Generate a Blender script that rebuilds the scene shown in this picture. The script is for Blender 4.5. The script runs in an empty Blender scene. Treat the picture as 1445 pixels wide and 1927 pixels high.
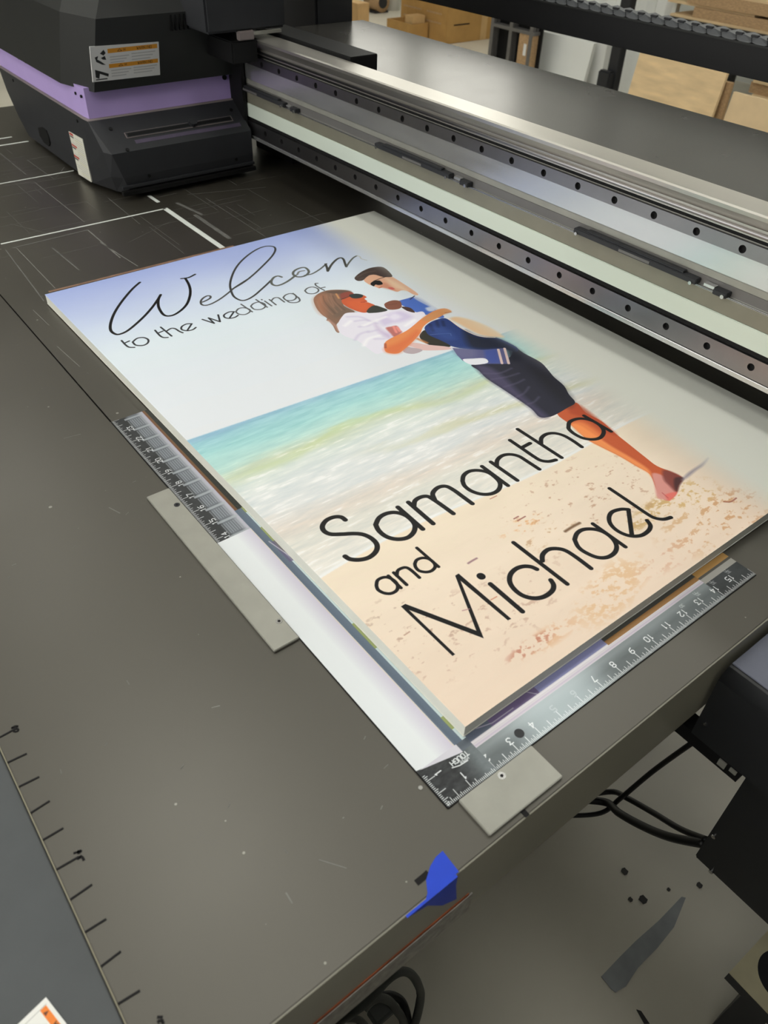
import bpy, bmesh, math, random
import numpy as np
from mathutils import Matrix, Vector
random.seed(4); rng = np.random.default_rng(7)
S = bpy.context.scene
C = S.collection
# ------------------------------------------------------------------ camera
F, U0, V0 = 1455.62, 722.5, 963.5
CAM = np.array([-0.22577752, -0.18622303, 0.541658])
RM = np.array([[0.78955135, -0.61290595, 0.03090249],
               [-0.38636487, -0.5355799, -0.75091701],
               [0.47679225, 0.5809479, -0.65967316]])      # rows: right, down, forward in the world
cd = bpy.data.cameras.new('camera'); cam = bpy.data.objects.new('camera', cd); C.objects.link(cam)
cd.sensor_fit = 'HORIZONTAL'; cd.sensor_width = 36.0; cd.lens = F / 1445 * 36.0
cd.clip_start = 0.02; cd.clip_end = 60
m = Matrix.Identity(4)
for i in range(3):
    m[i][0] = RM[0][i]; m[i][1] = -RM[1][i]; m[i][2] = -RM[2][i]; m[i][3] = CAM[i]
cam.matrix_world = m; S.camera = cam
cd.dof.use_dof = True; cd.dof.focus_distance = 0.95; cd.dof.aperture_fstop = 15.0
# ------------------------------------------------------------------ view, world
S.view_settings.view_transform = 'Standard'; S.view_settings.look = 'None'
S.view_settings.exposure = 0.0; S.view_settings.gamma = 1.0; S.view_settings.use_curve_mapping = False
try: S.cycles.use_denoising = True
except Exception: pass
S.cycles.max_bounces = 6; S.cycles.diffuse_bounces = 3; S.cycles.glossy_bounces = 4
S.cycles.caustics_reflective = False; S.cycles.caustics_refractive = False
w = bpy.data.worlds.new('world'); S.world = w; w.use_nodes = True
w.node_tree.nodes['Background'].inputs[0].default_value = (0.55, 0.6, 0.62, 1)
w.node_tree.nodes['Background'].inputs[1].default_value = 0.3
LAMP_POWER = 5.3        # ceiling light panels
DOOR_POWER = 2.6         # daylight through the translucent wall panels
SIDE_POWER = 2.5         # daylight through the tall panels in the left wall

def at(u, v, ax, val):
    """world point on the plane ax = val that the photograph shows at pixel (u, v)"""
    d = RM.T @ np.array([(u - U0) / F, (v - V0) / F, 1.0]); i = 'xyz'.index(ax)
    return CAM + d * (val - CAM[i]) / d[i]

# ------------------------------------------------------------------ materials
def lin(c):
    c = np.array(c, float) / 255.0
    return tuple(np.where(c <= 0.04045, c / 12.92, ((c + 0.055) / 1.055) ** 2.4)) + (1.0,)

def mat(name, col, rough=0.5, metal=0.0, spec=0.5, noise=0.0, nscale=20.0, bump=0.0, bscale=200.0,
        stretch=(1, 1, 1), rnoise=0.0, coat=0.0):
    m = bpy.data.materials.new(name); m.use_nodes = True
    nt = m.node_tree; b = nt.nodes['Principled BSDF']
    c = lin(col)
    b.inputs['Roughness'].default_value = rough; b.inputs['Metallic'].default_value = metal
    b.inputs['Specular IOR Level'].default_value = spec; b.inputs['Coat Weight'].default_value = coat
    tc = nt.nodes.new('ShaderNodeTexCoord'); mp = nt.nodes.new('ShaderNodeMapping')
    mp.inputs['Scale'].default_value = stretch
    nt.links.new(tc.outputs['Object'], mp.inputs['Vector'])
    n = nt.nodes.new('ShaderNodeTexNoise'); n.inputs['Scale'].default_value = nscale
    n.inputs['Detail'].default_value = 5
    nt.links.new(mp.outputs[0], n.inputs['Vector'])
    r = nt.nodes.new('ShaderNodeValToRGB')
    k = noise
    r.color_ramp.elements[0].position = 0.3; r.color_ramp.elements[1].position = 0.7
    r.color_ramp.elements[0].color = tuple(x * (1 - k) for x in c[:3]) + (1,)
    r.color_ramp.elements[1].color = tuple(min(1, x * (1 + k)) for x in c[:3]) + (1,)
    nt.links.new(n.outputs['Fac'], r.inputs[0]); nt.links.new(r.outputs[0], b.inputs['Base Color'])
    if rnoise:
        mr = nt.nodes.new('ShaderNodeMapRange'); mr.inputs[3].default_value = max(0, rough - rnoise); mr.inputs[4].default_value = rough + rnoise
        nt.links.new(n.outputs['Fac'], mr.inputs[0]); nt.links.new(mr.outputs[0], b.inputs['Roughness'])
    if bump:
        n2 = nt.nodes.new('ShaderNodeTexNoise'); n2.inputs['Scale'].default_value = bscale
        nt.links.new(mp.outputs[0], n2.inputs['Vector'])
        bp_ = nt.nodes.new('ShaderNodeBump'); bp_.inputs['Strength'].default_value = bump; bp_.inputs['Distance'].default_value = 0.001
        nt.links.new(n2.outputs['Fac'], bp_.inputs['Height']); nt.links.new(bp_.outputs[0], b.inputs['Normal'])
    return m

def emit(name, col, power):
    m = bpy.data.materials.new(name); m.use_nodes = True
    b = m.node_tree.nodes['Principled BSDF']
    b.inputs['Base Color'].default_value = (.8, .8, .8, 1)
    b.inputs['Emission Color'].default_value = lin(col); b.inputs['Emission Strength'].default_value = power
    return m

def bed_mat():
    """dark laminate with faint mottling and pale specks"""
    m = mat('bed_laminate', (47, 44, 38), 0.37, 0, 1.0, 0.10, 6.0, 0.02, 400, rnoise=0.05)
    nt = m.node_tree; b = nt.nodes['Principled BSDF']; b.inputs['Specular Tint'].default_value = (1.0, .96, .87, 1); b.inputs['IOR'].default_value = 1.56
    base = [l for l in nt.links if l.to_socket == b.inputs['Base Color']][0].from_socket
    tc = nt.nodes.new('ShaderNodeTexCoord')
    v = nt.nodes.new('ShaderNodeTexVoronoi'); v.inputs['Scale'].default_value = 34; v.inputs['Randomness'].default_value = 1
    nt.links.new(tc.outputs['Object'], v.inputs['Vector'])
    n = nt.nodes.new('ShaderNodeTexNoise'); n.inputs['Scale'].default_value = 9
    nt.links.new(tc.outputs['Object'], n.inputs['Vector'])
    r = nt.nodes.new('ShaderNodeMapRange'); r.inputs[1].default_value = 0.35; r.inputs[2].default_value = 0.75
    r.inputs[3].default_value = 0.0; r.inputs[4].default_value = 0.085
    nt.links.new(n.outputs['Fac'], r.inputs[0])
    lt = nt.nodes.new('ShaderNodeMath'); lt.operation = 'LESS_THAN'
    nt.links.new(v.outputs['Distance'], lt.inputs[0]); nt.links.new(r.outputs[0], lt.inputs[1])
    mx = nt.nodes.new('ShaderNodeMix'); mx.data_type = 'RGBA'
    ml = nt.nodes.new('ShaderNodeMath'); ml.operation = 'MULTIPLY'; ml.inputs[1].default_value = 0.55
    nt.links.new(lt.outputs[0], ml.inputs[0]); nt.links.new(ml.outputs[0], mx.inputs[0])
    nt.links.new(base, mx.inputs[6]); mx.inputs[7].default_value = lin((170, 170, 160))
    nt.links.new(mx.outputs[2], b.inputs['Base Color'])
    return m

M = dict(
    bed=bed_mat(),
    bed_edge=mat('bed_edge', (142, 139, 124), 0.4, 0.0, 0.5, 0.08, 8),
    pale_edge=mat('pale_edge_tan', (128, 123, 104), .6),
    side=mat('side_cover_paint', (78, 81, 83), 0.55, 0, 0.4, 0.06, 30, 0.05, 500),
    black=mat('black_plastic', (42, 43, 46), 0.5, 0, 0.4, 0.08, 25, 0.06, 700),
    hood=mat('hood_plastic', (33, 34, 33), 0.48, 0, 0.45, 0.06, 25, 0.08, 700),
    dark=mat('dark_void', (9, 9, 10), 0.6, 0, 0.3, 0.05, 30),
    purple=mat('purple_plastic', (180, 158, 214), 0.5, 0, 0.4, 0.03, 20, 0.03, 700),
    purple_dim=mat('faded_purple_film', (78, 70, 88), 0.5, 0, 0.4, 0.1, 60),
    greytrim=mat('warm_grey_trim', (128, 118, 116), 0.5, 0, 0.4, 0.05, 20),
    alu=mat('milled_aluminium', (196, 192, 184), 0.34, 0.9, 0.5, 0.07, 14, 0.03, 120, (1, 0.12, 1), 0.08),
    alu_matt=mat('matt_aluminium', (158, 157, 148), 0.42, 0.4, 0.5, 0.06, 40, 0.05, 300),
    alu_panel=mat('satin_aluminium_panel', (215, 216, 216), 0.24, 0.85, 0.5, 0.05, 30, 0.02, 100, (1, 0.3, 3), 0.05),
    steel=mat('rail_steel', (150, 148, 150), 0.3, 1.0, 0.5, 0.04, 30, 0.0),
    anod=mat('dark_anodised_plate', (84, 82, 78), 0.26, 0.5, 0.6, 0.05, 10, 0.01, 300, (1, 1, 1), 0.04),
    olive=mat('olive_anodised', (134, 131, 116), 0.4, 0.3, 0.5, 0.05, 30),
    cream=mat('pale_green_cover_strip', (206, 215, 202), 0.45, 0, 0.5, 0.04, 14, 0.02, 200, (1, .1, 1)),
    grey=mat('grey_ledge', (112, 110, 108), 0.45, 0.3, 0.5, 0.05, 30),
    foam=mat('white_foam_board', (226, 226, 216), 0.6, 0, 0.3, 0.03, 30, 0.1, 400),
    tape=mat('blue_masking_tape', (24, 66, 200), 0.55, 0, 0.4, 0.06, 50, 0.1, 300),
    ink=mat('black_marker_ink', (14, 12, 14), 0.6, 0, .25),
    wline=mat('white_tape_line', (216, 220, 214), 0.5, 0, 0.4, 0.05, 60),
    scuff=mat('pale_scuff', (118, 117, 112), 0.5, 0, 0.4, 0.2, 80),
    scuff_dark=mat('faint_scuff', (98, 97, 93), 0.5, 0, 0.4, 0.2, 80),
    brown=mat('brown_ink_residue', (134, 104, 84), 0.5, 0, 0.4, 0.25, 60),
    rust=mat('rust_line', (150, 78, 44), 0.7, 0, 0.3, 0.35, 60),
    strip=mat('worn_grey_strip', (150, 146, 138), 0.6, 0.0, 0.4, 0.25, 120),
    floor=mat('polished_concrete', (214, 208, 192), 0.38, 0, 0.5, 0.14, 1.6, 0.03, 60, rnoise=0.08),
    patch=mat('grey_floor_patch', (150, 153, 154), 0.6, 0, 0.4, 0.12, 30, 0.3, 100),
    stain=mat('black_floor_stain', (42, 40, 38), 0.6),
    wall=mat('white_metal_cladding', (240, 242, 238), 0.5, 0, 0.5, 0.03, 3),
    walld=mat('charcoal_wall', (70, 70, 70), 0.8, 0, 0.3, 0.04, 3),
    trough=mat('black_trough_paint', (15, 15, 17), 0.5, 0, 0.4, 0.06, 30),
    wallg=mat('grey_wall', (120, 120, 116), 0.8, 0, 0.3, 0.04, 3),
    ceil=mat('ceiling_paint', (205, 206, 202), 0.9, 0, 0.2, 0.03, 2),
    card=mat('brown_cardboard', (186, 146, 88), 0.8, 0, 0.2, 0.08, 12, 0.1, 80),
    card2=mat('pale_cardboard', (205, 170, 120), 0.8, 0, 0.2, 0.08, 12),
    ply=mat('birch_plywood', (232, 204, 160), 0.6, 0, 0.3, 0.14, 5, 0, 1, (1, 1, 5)),
    ply2=mat('plywood_edge', (184, 152, 114), 0.7, 0, 0.3, 0.25, 60, 0, 1, (1, 1, 6)),
    mdf=mat('mdf_board', (226, 200, 160), 0.7, 0, 0.3, 0.06, 12),
    cable=mat('black_cable', (20, 20, 20), 0.5),
    gcable=mat('grey_cable', (84, 86, 82), 0.6),
    cab=mat('control_cabinet_paint', (28, 29, 31), 0.45, 0, 0.5, 0.06, 60, 0.05, 900),
    cabtop=mat('cabinet_lid_paint', (104, 107, 120), 0.6, 0, 0.4, 0.05, 60, 0.05, 900),
    chain=mat('chain_plastic', (88, 90, 92), 0.45, 0, 0.5, 0.05, 60),
    red=mat('red_print', (196, 60, 50), 0.5), blue=mat('blue_paint_stripe', (60, 120, 200), 0.6),
    lilac=mat('purple_paint_stripe', (120, 108, 150), 0.6),
    white=mat('white_plastic', (232, 232, 228), 0.5), bolt=mat('bolt_steel', (200, 200, 198), 0.25, 1.0),
)

# ------------------------------------------------------------------ geometry helpers
def worldloc(o):
    v = Vector((0, 0, 0))
    while o is not None: v += o.location; o = o.parent
    return v
def link(name, verts, faces, m, parent=None, smooth=False, base=None, uv=None):
    me = bpy.data.meshes.new(name)
    off = worldloc(parent) if parent else Vector(base if base is not None else (0, 0, 0))
    me.from_pydata([tuple(Vector(v) - off) for v in verts], [], faces); me.update()
    if m: me.materials.append(m)
    if smooth: me.shade_smooth()
    if uv is not None:
        l = me.uv_layers.new(name='uv')
        for p in me.polygons:
            for li in p.loop_indices:
                l.data[li].uv = uv(verts[me.loops[li].vertex_index])
    o = bpy.data.objects.new(name, me); C.objects.link(o)
    if parent: o.parent = parent
    else: o.location = off
    return o
def thing(name, label, cat, loc, group=None):
    o = bpy.data.objects.new(name, None); C.objects.link(o); o.location = loc; o.empty_display_size = 0.05
    return tag(o, label, cat, group)
def tag(o, label, cat=None, group=None):
    o['label'] = label
    if cat: o['category'] = cat
    if group: o['group'] = group
    return o
def struct(o): o['kind'] = 'structure'; return o
class MB:
    def __init__(s): s.v = []; s.f = []
    def add(s, v, f):
        n = len(s.v); s.v += [tuple(map(float, p)) for p in v]; s.f += [[i + n for i in q] for q in f]; return s
    def box(s, a, b, bev=0.0):
        a = np.minimum(a, b) * 1.0 if False else np.array(a, float); b = np.array(b, float)
        lo, hi = np.minimum(a, b), np.maximum(a, b)
        if bev <= 0:
            v = [(x, y, z) for x in (lo[0], hi[0]) for y in (lo[1], hi[1]) for z in (lo[2], hi[2])]
            return s.add(v, [(0, 1, 3, 2), (4, 6, 7, 5), (0, 4, 5, 1), (2, 3, 7, 6), (0, 2, 6, 4), (1, 5, 7, 3)])
        bm = bmesh.new(); bmesh.ops.create_cube(bm, size=1)
        for p in bm.verts: p.co = Vector([(lo[i] + hi[i]) / 2 + p.co[i] * (hi[i] - lo[i]) for i in range(3)])
        bmesh.ops.bevel(bm, geom=bm.edges[:], offset=bev, segments=2, affect='EDGES')
        bm.verts.index_update()
        s.add([p.co[:] for p in bm.verts], [[q.index for q in f.verts] for f in bm.faces]); bm.free(); return s
    def rings(s, rings, cap=True):
        n = len(rings[0]); v = [p for r in rings for p in r]; f = []
        for k in range(len(rings) - 1):
            for i in range(n):
                j = (i + 1) % n; f.append((k * n + i, k * n + j, (k + 1) * n + j, (k + 1) * n + i))
        if cap: f.append(tuple(range(n))[::-1]); f.append(tuple((len(rings) - 1) * n + i for i in range(n)))
        return s.add(v, f)
    def prism(s, pts, axis, a, b):
        """2-D outline extruded along an axis"""
        def mk(p, t):
            return (t, p[0], p[1]) if axis == 'x' else ((p[0], t, p[1]) if axis == 'y' else (p[0], p[1], t))
        return s.rings([[mk(p, a) for p in pts], [mk(p, b) for p in pts]])
    def tube(s, pts, r, n=8, cap=True):
        pts = [Vector(p) for p in pts]; rr = []
        up = Vector((0, 0, 1))
        for i, p in enumerate(pts):
            t = (pts[min(i + 1, len(pts) - 1)] - pts[max(i - 1, 0)]).normalized()
            a = t.cross(up)
            if a.length < 1e-3: a = t.cross(Vector((1, 0, 0)))
            a.normalize(); b = t.cross(a)
            rr.append([tuple(p + a * (r * math.cos(2 * math.pi * k / n)) + b * (r * math.sin(2 * math.pi * k / n))) for k in range(n)])
        return s.rings(rr, cap)
    def cyl(s, c, r, axis, h, n=16):
        c = Vector(c); d = Vector({'x': (1, 0, 0), 'y': (0, 1, 0), 'z': (0, 0, 1)}[axis])
        return s.tube([c, c + d * h], r, n)
    def build(s, name, m, parent=None, smooth=False, base=None, uv=None):
        bm = bmesh.new(); vs = [bm.verts.new(p) for p in s.v]; bm.verts.index_update()
        for f in s.f:
            try: bm.faces.new([vs[i] for i in f])
            except ValueError: pass
        bmesh.ops.recalc_face_normals(bm, faces=bm.faces[:])
        bm.verts.index_update()
        v = [p.co[:] for p in bm.verts]; f = [[q.index for q in g.verts] for g in bm.faces]; bm.free()
        return link(name, v, f, m, parent, smooth, base, uv)
def bx(name, a, b, m, parent=None, bev=0.0, base=None): return MB().box(a, b, bev).build(name, m, parent, base=base)
def dup(o, d, parent=None):
    c = o.copy(); C.objects.link(c); c.parent = parent or o.parent
    c.location = o.location + Vector(d); return c
def spline(pts, n=8, closed=False):
    P = [np.array(p, float) for p in pts]; out = []
    if len(P) < 3: return P
    if closed and np.allclose(P[0], P[-1]): P = P[:-1]
    N = len(P); segs = N if closed else N - 1
    for i in range(segs):
        if closed: a, b, c, d = P[(i - 1) % N], P[i], P[(i + 1) % N], P[(i + 2) % N]
        else: a, b, c, d = P[max(i - 1, 0)], P[i], P[i + 1], P[min(i + 2, N - 1)]
        for k in range(n):
            t = k / n
            out.append(0.5 * (2 * b + (c - a) * t + (2 * a - 5 * b + 4 * c - d) * t * t + (3 * b - a - 3 * c + d) * t ** 3))
    out.append(P[0] if closed else P[-1]); return out

# ------------------------------------------------------------------ flat-print raster (prints, rulers, stickers)
class Canvas:
    def __init__(s, w, h, ppm, col):
        s.w, s.h, s.k = w, h, ppm; s.nx, s.ny = int(round(w * ppm)), int(round(h * ppm))
        s.a = np.empty((s.ny, s.nx, 3), np.float32); s.a[:] = np.array(col, np.float32)
    def win(s, x0, y0, x1, y1):
        i0 = max(0, int(x0 * s.k)); i1 = min(s.nx, int(x1 * s.k) + 2); j0 = max(0, int(y0 * s.k)); j1 = min(s.ny, int(y1 * s.k) + 2)
        if i1 <= i0 or j1 <= j0: return None
        X, Y = np.meshgrid((np.arange(i0, i1) + .5) / s.k, (np.arange(j0, j1) + .5) / s.k)
        return slice(j0, j1), slice(i0, i1), X.astype(np.float32), Y.astype(np.float32)
    def mix(s, w, al, col):
        sub = s.a[w[0], w[1]]; sub += al[..., None] * (np.array(col, np.float32) - sub)
    def stroke(s, pts, width, col, alpha=1.0, soft=None):
        P = np.array(pts, float); r = width / 2; f = soft or 0.6 / s.k; pad = r + f + 1 / s.k
        w = s.win(P[:, 0].min() - pad, P[:, 1].min() - pad, P[:, 0].max() + pad, P[:, 1].max() + pad)
        if w is None: return
        D = np.full(w[2].shape, 1e9, np.float32); x0, y0 = w[2][0, 0], w[3][0, 0]
        for a, b in zip(P[:-1], P[1:]):
            i0 = max(0, int((min(a[0], b[0]) - pad - x0) * s.k)); i1 = int((max(a[0], b[0]) + pad - x0) * s.k) + 2
            j0 = max(0, int((min(a[1], b[1]) - pad - y0) * s.k)); j1 = int((max(a[1], b[1]) + pad - y0) * s.k) + 2
            if i1 <= 0 or j1 <= 0: continue
            X = w[2][j0:j1, i0:i1]; Y = w[3][j0:j1, i0:i1]
            if X.size == 0: continue
            d = b - a; L = max(d @ d, 1e-9); t = np.clip(((X - a[0]) * d[0] + (Y - a[1]) * d[1]) / L, 0, 1)
            q = np.hypot(X - a[0] - t * d[0], Y - a[1] - t * d[1])
            D[j0:j1, i0:i1] = np.minimum(D[j0:j1, i0:i1], q)
        s.mix(w, np.clip((r - D) / (2 * f) + .5, 0, 1) * alpha, col)
    def poly(s, pts, col, alpha=1.0, soft=None, grad=None):
        P = np.array(pts, float); f = soft or 0.5 / s.k; pad = f + 1 / s.k
        w = s.win(P[:, 0].min() - pad, P[:, 1].min() - pad, P[:, 0].max() + pad, P[:, 1].max() + pad)
        if w is None: return
        X, Y = w[2], w[3]; D = np.full(X.shape, 1e9, np.float32); ins = np.zeros(X.shape, bool)
        for a, b in zip(P, np.roll(P, -1, 0)):
            d = b - a; L = max(d @ d, 1e-9); t = np.clip(((X - a[0]) * d[0] + (Y - a[1]) * d[1]) / L, 0, 1)
            D = np.minimum(D, np.hypot(X - a[0] - t * d[0], Y - a[1] - t * d[1]))
            if a[1] != b[1]:
                ins ^= ((a[1] > Y) != (b[1] > Y)) & (X < (b[0] - a[0]) * (Y - a[1]) / (b[1] - a[1]) + a[0])
        al = np.clip(np.where(ins, D, -D) / (2 * f) + .5, 0, 1) * alpha
        if grad is not None: col = grad(X, Y)
        s.mix(w, al, col)
    def rect(s, x0, y0, x1, y1, col, alpha=1.0, soft=None): s.poly([(x0, y0), (x1, y0), (x1, y1), (x0, y1)], col, alpha, soft)
    def material(s, name, rough=0.45, spec=0.4, metal=0.0, noise=0.0):
        im = bpy.data.images.new(name, s.nx, s.ny, alpha=False)
        px = np.ones((s.ny, s.nx, 4), np.float32); px[..., :3] = np.clip(s.a / 255.0, 0, 1)
        im.pixels.foreach_set(px.ravel()); im.update(); im.pack()
        m = mat(name, (128, 128, 128), rough, metal, spec, 0, 20, 0.02, 500)
        nt = m.node_tree; t = nt.nodes.new('ShaderNodeTexImage'); t.image = im; t.extension = 'EXTEND'
        u = nt.nodes.new('ShaderNodeUVMap'); u.uv_map = 'uv'; nt.links.new(u.outputs[0], t.inputs[0])
        nt.links.new(t.outputs[0], nt.nodes['Principled BSDF'].inputs['Base Color'])
        return m
def vnoise(nx, ny, cx, cy, oct=4):
    """value noise 0..1, cells cx, cy pixels"""
    out = np.zeros((ny, nx), np.float32); amp = 1.0; tot = 0
    for _ in range(oct):
        gx, gy = max(2, int(nx / cx) + 3), max(2, int(ny / cy) + 3); g = rng.random((gy, gx)).astype(np.float32)
        x = np.arange(nx) / cx; y = np.arange(ny) / cy; xi = x.astype(int); yi = y.astype(int); xi = np.minimum(xi, gx - 2); yi = np.minimum(yi, gy - 2)
        tx = (x - xi); ty = (y - yi); tx = tx * tx * (3 - 2 * tx); ty = ty * ty * (3 - 2 * ty)
        tx = tx[None].astype(np.float32); ty = ty[:, None].astype(np.float32)
        v = (g[yi][:, xi] * (1 - tx) + g[yi][:, xi + 1] * tx) * (1 - ty) + (g[yi + 1][:, xi] * (1 - tx) + g[yi + 1][:, xi + 1] * tx) * ty
        out += amp * v; tot += amp; amp *= .55; cx = max(1.5, cx / 2); cy = max(1.5, cy / 2)
    return out / tot
# simple stroke letters on a 4 x 6 grid
GL = {'0': [[(0, 1), (0, 5), (1, 6), (3, 6), (4, 5), (4, 1), (3, 0), (1, 0), (0, 1)]], '1': [[(1, 5), (2, 6), (2, 0)]],
      '2': [[(0, 5), (1, 6), (3, 6), (4, 5), (4, 4), (0, 0), (4, 0)]], '3': [[(0, 6), (4, 6), (2, 3.6), (4, 2.4), (4, 1), (3, 0), (1, 0), (0, 1)]],
      '4': [[(3, 0), (3, 6), (0, 2), (4, 2)]], '5': [[(4, 6), (0, 6), (0, 3.4), (3, 3.6), (4, 2.6), (4, 1), (3, 0), (0, 0)]],
      '6': [[(4, 6), (1, 5), (0, 3), (0, 1), (1, 0), (3, 0), (4, 1), (4, 2.4), (3, 3.3), (0, 2.6)]], '7': [[(0, 6), (4, 6), (1.5, 0)]],
      '8': [[(1, 3.2), (0, 4.2), (0, 5), (1, 6), (3, 6), (4, 5), (4, 4.2), (3, 3.2), (1, 3.2), (0, 2.2), (0, 1), (1, 0), (3, 0), (4, 1), (4, 2.2), (3, 3.2)]],
      '9': [[(0, 0), (3, 1), (4, 3), (4, 5), (3, 6), (1, 6), (0, 5), (0, 3.6), (1, 2.7), (4, 3.4)]],
      'W': [[(0, 6), (1, 0), (2, 4), (3, 0), (4, 6)]], 'A': [[(0, 0), (2, 6), (4, 0)], [(.8, 2), (3.2, 2)]], 'R': [[(0, 0), (0, 6), (3, 6), (4, 5), (4, 4), (3, 3), (0, 3)], [(2, 3), (4, 0)]],
      'N': [[(0, 0), (0, 6), (4, 0), (4, 6)]], 'I': [[(2, 0), (2, 6)]], 'G': [[(4, 5), (3, 6), (1, 6), (0, 5), (0, 1), (1, 0), (3, 0), (4, 1), (4, 3), (2.4, 3)]],
      'T': [[(0, 6), (4, 6)], [(2, 6), (2, 0)]], 'O': [[(0, 1), (0, 5), (1, 6), (3, 6), (4, 5), (4, 1), (3, 0), (1, 0), (0, 1)]], 'U': [[(0, 6), (0, 1), (1, 0), (3, 0), (4, 1), (4, 6)]],
      'H': [[(0, 0), (0, 6)], [(4, 0), (4, 6)], [(0, 3), (4, 3)]], 'Y': [[(0, 6), (2, 3), (4, 6)], [(2, 3), (2, 0)]], 'P': [[(0, 0), (0, 6), (3, 6), (4, 5), (4, 4), (3, 3), (0, 3)]],
      'E': [[(4, 0), (0, 0), (0, 6), (4, 6)], [(0, 3), (3, 3)]]}
def text(cv, s, org, right, up, h, wd, col, alpha=1.0):
    """s is centred on org; right and up are unit vectors in canvas mm"""
    right, up, org = np.array(right, float), np.array(up, float), np.array(org, float); k = h / 6; adv = 5.4 * k
    x0 = -(adv * len(s) - 1.4 * k) / 2
    for i, ch in enumerate(s):
        for st in GL.get(ch, []):
            cv.stroke([org + right * (x0 + adv * i + p[0] * k) + up * (p[1] * k - h / 2) for p in st], wd, col, alpha)

# ================================================================== THE ROOM
FZ = -0.80; CZ = 3.1
struct(bx('floor', (-3, -3, FZ - .05), (6.0, 12, FZ), M['floor']))
struct(bx('ceiling', (-3, -3, CZ), (6.0, 12, CZ + .05), M['ceil']))
struct(bx('wall_left', (-3.05, -3, FZ), (-3, 12, CZ), M['wallg']))
struct(bx('wall_front', (-3, -3.05, FZ), (6.0, -3, CZ), M['walld']))
struct(bx('wall_far', (-3, 12, FZ), (6.0, 12.05, CZ), M['wallg']))
wb = struct(bx('wall_right', (6.0, -3, FZ), (6.05, 12, CZ), M['wall']))
rib0 = None
for i in range(50):                      # vertical ribs of the metal cladding
    if rib0 is None:
        rib0 = MB().prism([(-2.9, 6.00), (-2.86, 5.96), (-2.80, 5.96), (-2.76, 6.00)], 'z', FZ, CZ)
        rib0.v = [(p[1], p[0], p[2]) for p in rib0.v]; rib0 = rib0.build('rib', M['wall'], wb)
    else: dup(rib0, (0, i * 0.3, 0))
# translucent daylight panels high in the right-hand wall
for k_, y0 in enumerate((4.9, 7.3)):
    wn = thing('window_%d' % (k_ + 1), 'tall daylight panel in the cladding', 'window', (5.95, y0, .4))
    del wn['category']; wn['kind'] = 'structure'
    bx('pane', (5.93, y0, .4), (5.95, y0 + 2.0, 3.0), emit('daylight_pane', (252, 250, 240), DOOR_POWER), wn)
    for a, b in (((5.9, y0 - .05, .35), (5.96, y0, 3.05)), ((5.9, y0 + 2, .35), (5.96, y0 + 2.05, 3.05)), ((5.9, y0, .35), (5.96, y0 + 2, .4)), ((5.9, y0, 3), (5.96, y0 + 2, 3.05))):
        bx('window_frame', a, b, M['wall'], wn)
for k_, y0 in enumerate((-1.2, 1.0)):
    wn = thing('window_%d' % (k_ + 3), 'tall daylight panel in the left wall', 'window', (-2.95, y0, .4))
    del wn['category']; wn['kind'] = 'structure'
    bx('pane', (-2.95, y0, .1), (-2.93, y0 + 2.0, 2.9), emit('side_daylight_pane', (250, 249, 244), SIDE_POWER), wn)
    for a, b in (((-2.96, y0 - .05, .05), (-2.9, y0, 2.95)), ((-2.96, y0 + 2, .05), (-2.9, y0 + 2.05, 2.95)), ((-2.96, y0, .05), (-2.9, y0 + 2, .1)), ((-2.96, y0, 2.9), (-2.9, y0 + 2, 2.95))):
        bx('window_frame', a, b, M['wall'], wn)
# ribbed white partition behind the trough
wp = struct(bx('wall_partition', (4.90, 3.30, FZ), (4.94, 4.62, 2.4), M['wall']))
r0 = None
for i in range(6):
    if r0 is None:
        r0 = MB().prism([(3.33, 4.90), (3.36, 4.87), (3.43, 4.87), (3.46, 4.90)], 'z', FZ, 2.4); r0.v = [(p[1], p[0], p[2]) for p in r0.v]; r0 = r0.build('rib', M['wall'], wp)
    else: dup(r0, (0, i * .2, 0))
# ceiling light panels
lm = emit('lamp_panel', (252, 252, 246), LAMP_POWER)
lamp0 = None
for x in (-1.65, .25, 2.15, 4.05):
    for y in (-.4, 1.6, 4.2):
        if lamp0 is None:
            lamp0 = thing('ceiling_light', 'white fluorescent ceiling light panel', 'ceiling light', (x, y, CZ), 'fluorescent ceiling lights')
            lb = [bx('housing', (x - .3, y - .75, CZ - .05), (x + .3, y + .75, CZ - .002), M['white'], lamp0),
                  bx('diffuser', (x - .28, y - .72, CZ - .06), (x + .28, y + .72, CZ - .05), lm, lamp0)]
        else:
            r = lamp0.copy(); C.objects.link(r); r.location = (x, y, CZ)
            for c_ in lb: k_ = c_.copy(); C.objects.link(k_); k_.parent = r

# floor marks
def flat(name, pts, z, m, parent, h=.0015, base=None):
    return MB().prism([(p[0], p[1]) for p in pts], 'z', z, z + h).build(name, m, parent, base=base)
fl = bpy.data.objects['floor']
pp = [(1290, 1690), (1282, 1688), (1240, 1732), (1195, 1772), (1165, 1802), (1131, 1838), (1150, 1862), (1158, 1868), (1178, 1856), (1200, 1822), (1236, 1785), (1268, 1745)]
tag(flat('floor_patch', [at(u, v, 'z', FZ) for u, v in pp], FZ, M['patch'], fl), 'long tapering dark grey patch')
for (u, v, r) in ((1175, 1640, .006), (1210, 1693, .007), (1316, 1666, .005), (1258, 1674, .003), (1186, 1693, .004)):
    c_ = at(u, v, 'z', FZ); flat('floor_stain', [(c_[0] + r * math.cos(t) * (1.2 if k % 2 else .8), c_[1] + r * math.sin(t)) for k, t in enumerate(np.linspace(0, 6.28, 9)[:-1])], FZ, M['stain'], fl)
flat('floor_stain', [at(u, v, 'z', FZ) for u, v in ((1197, 1900), (1206, 1903), (1222, 1927), (1212, 1927))], FZ, M['stain'], fl)

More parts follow.
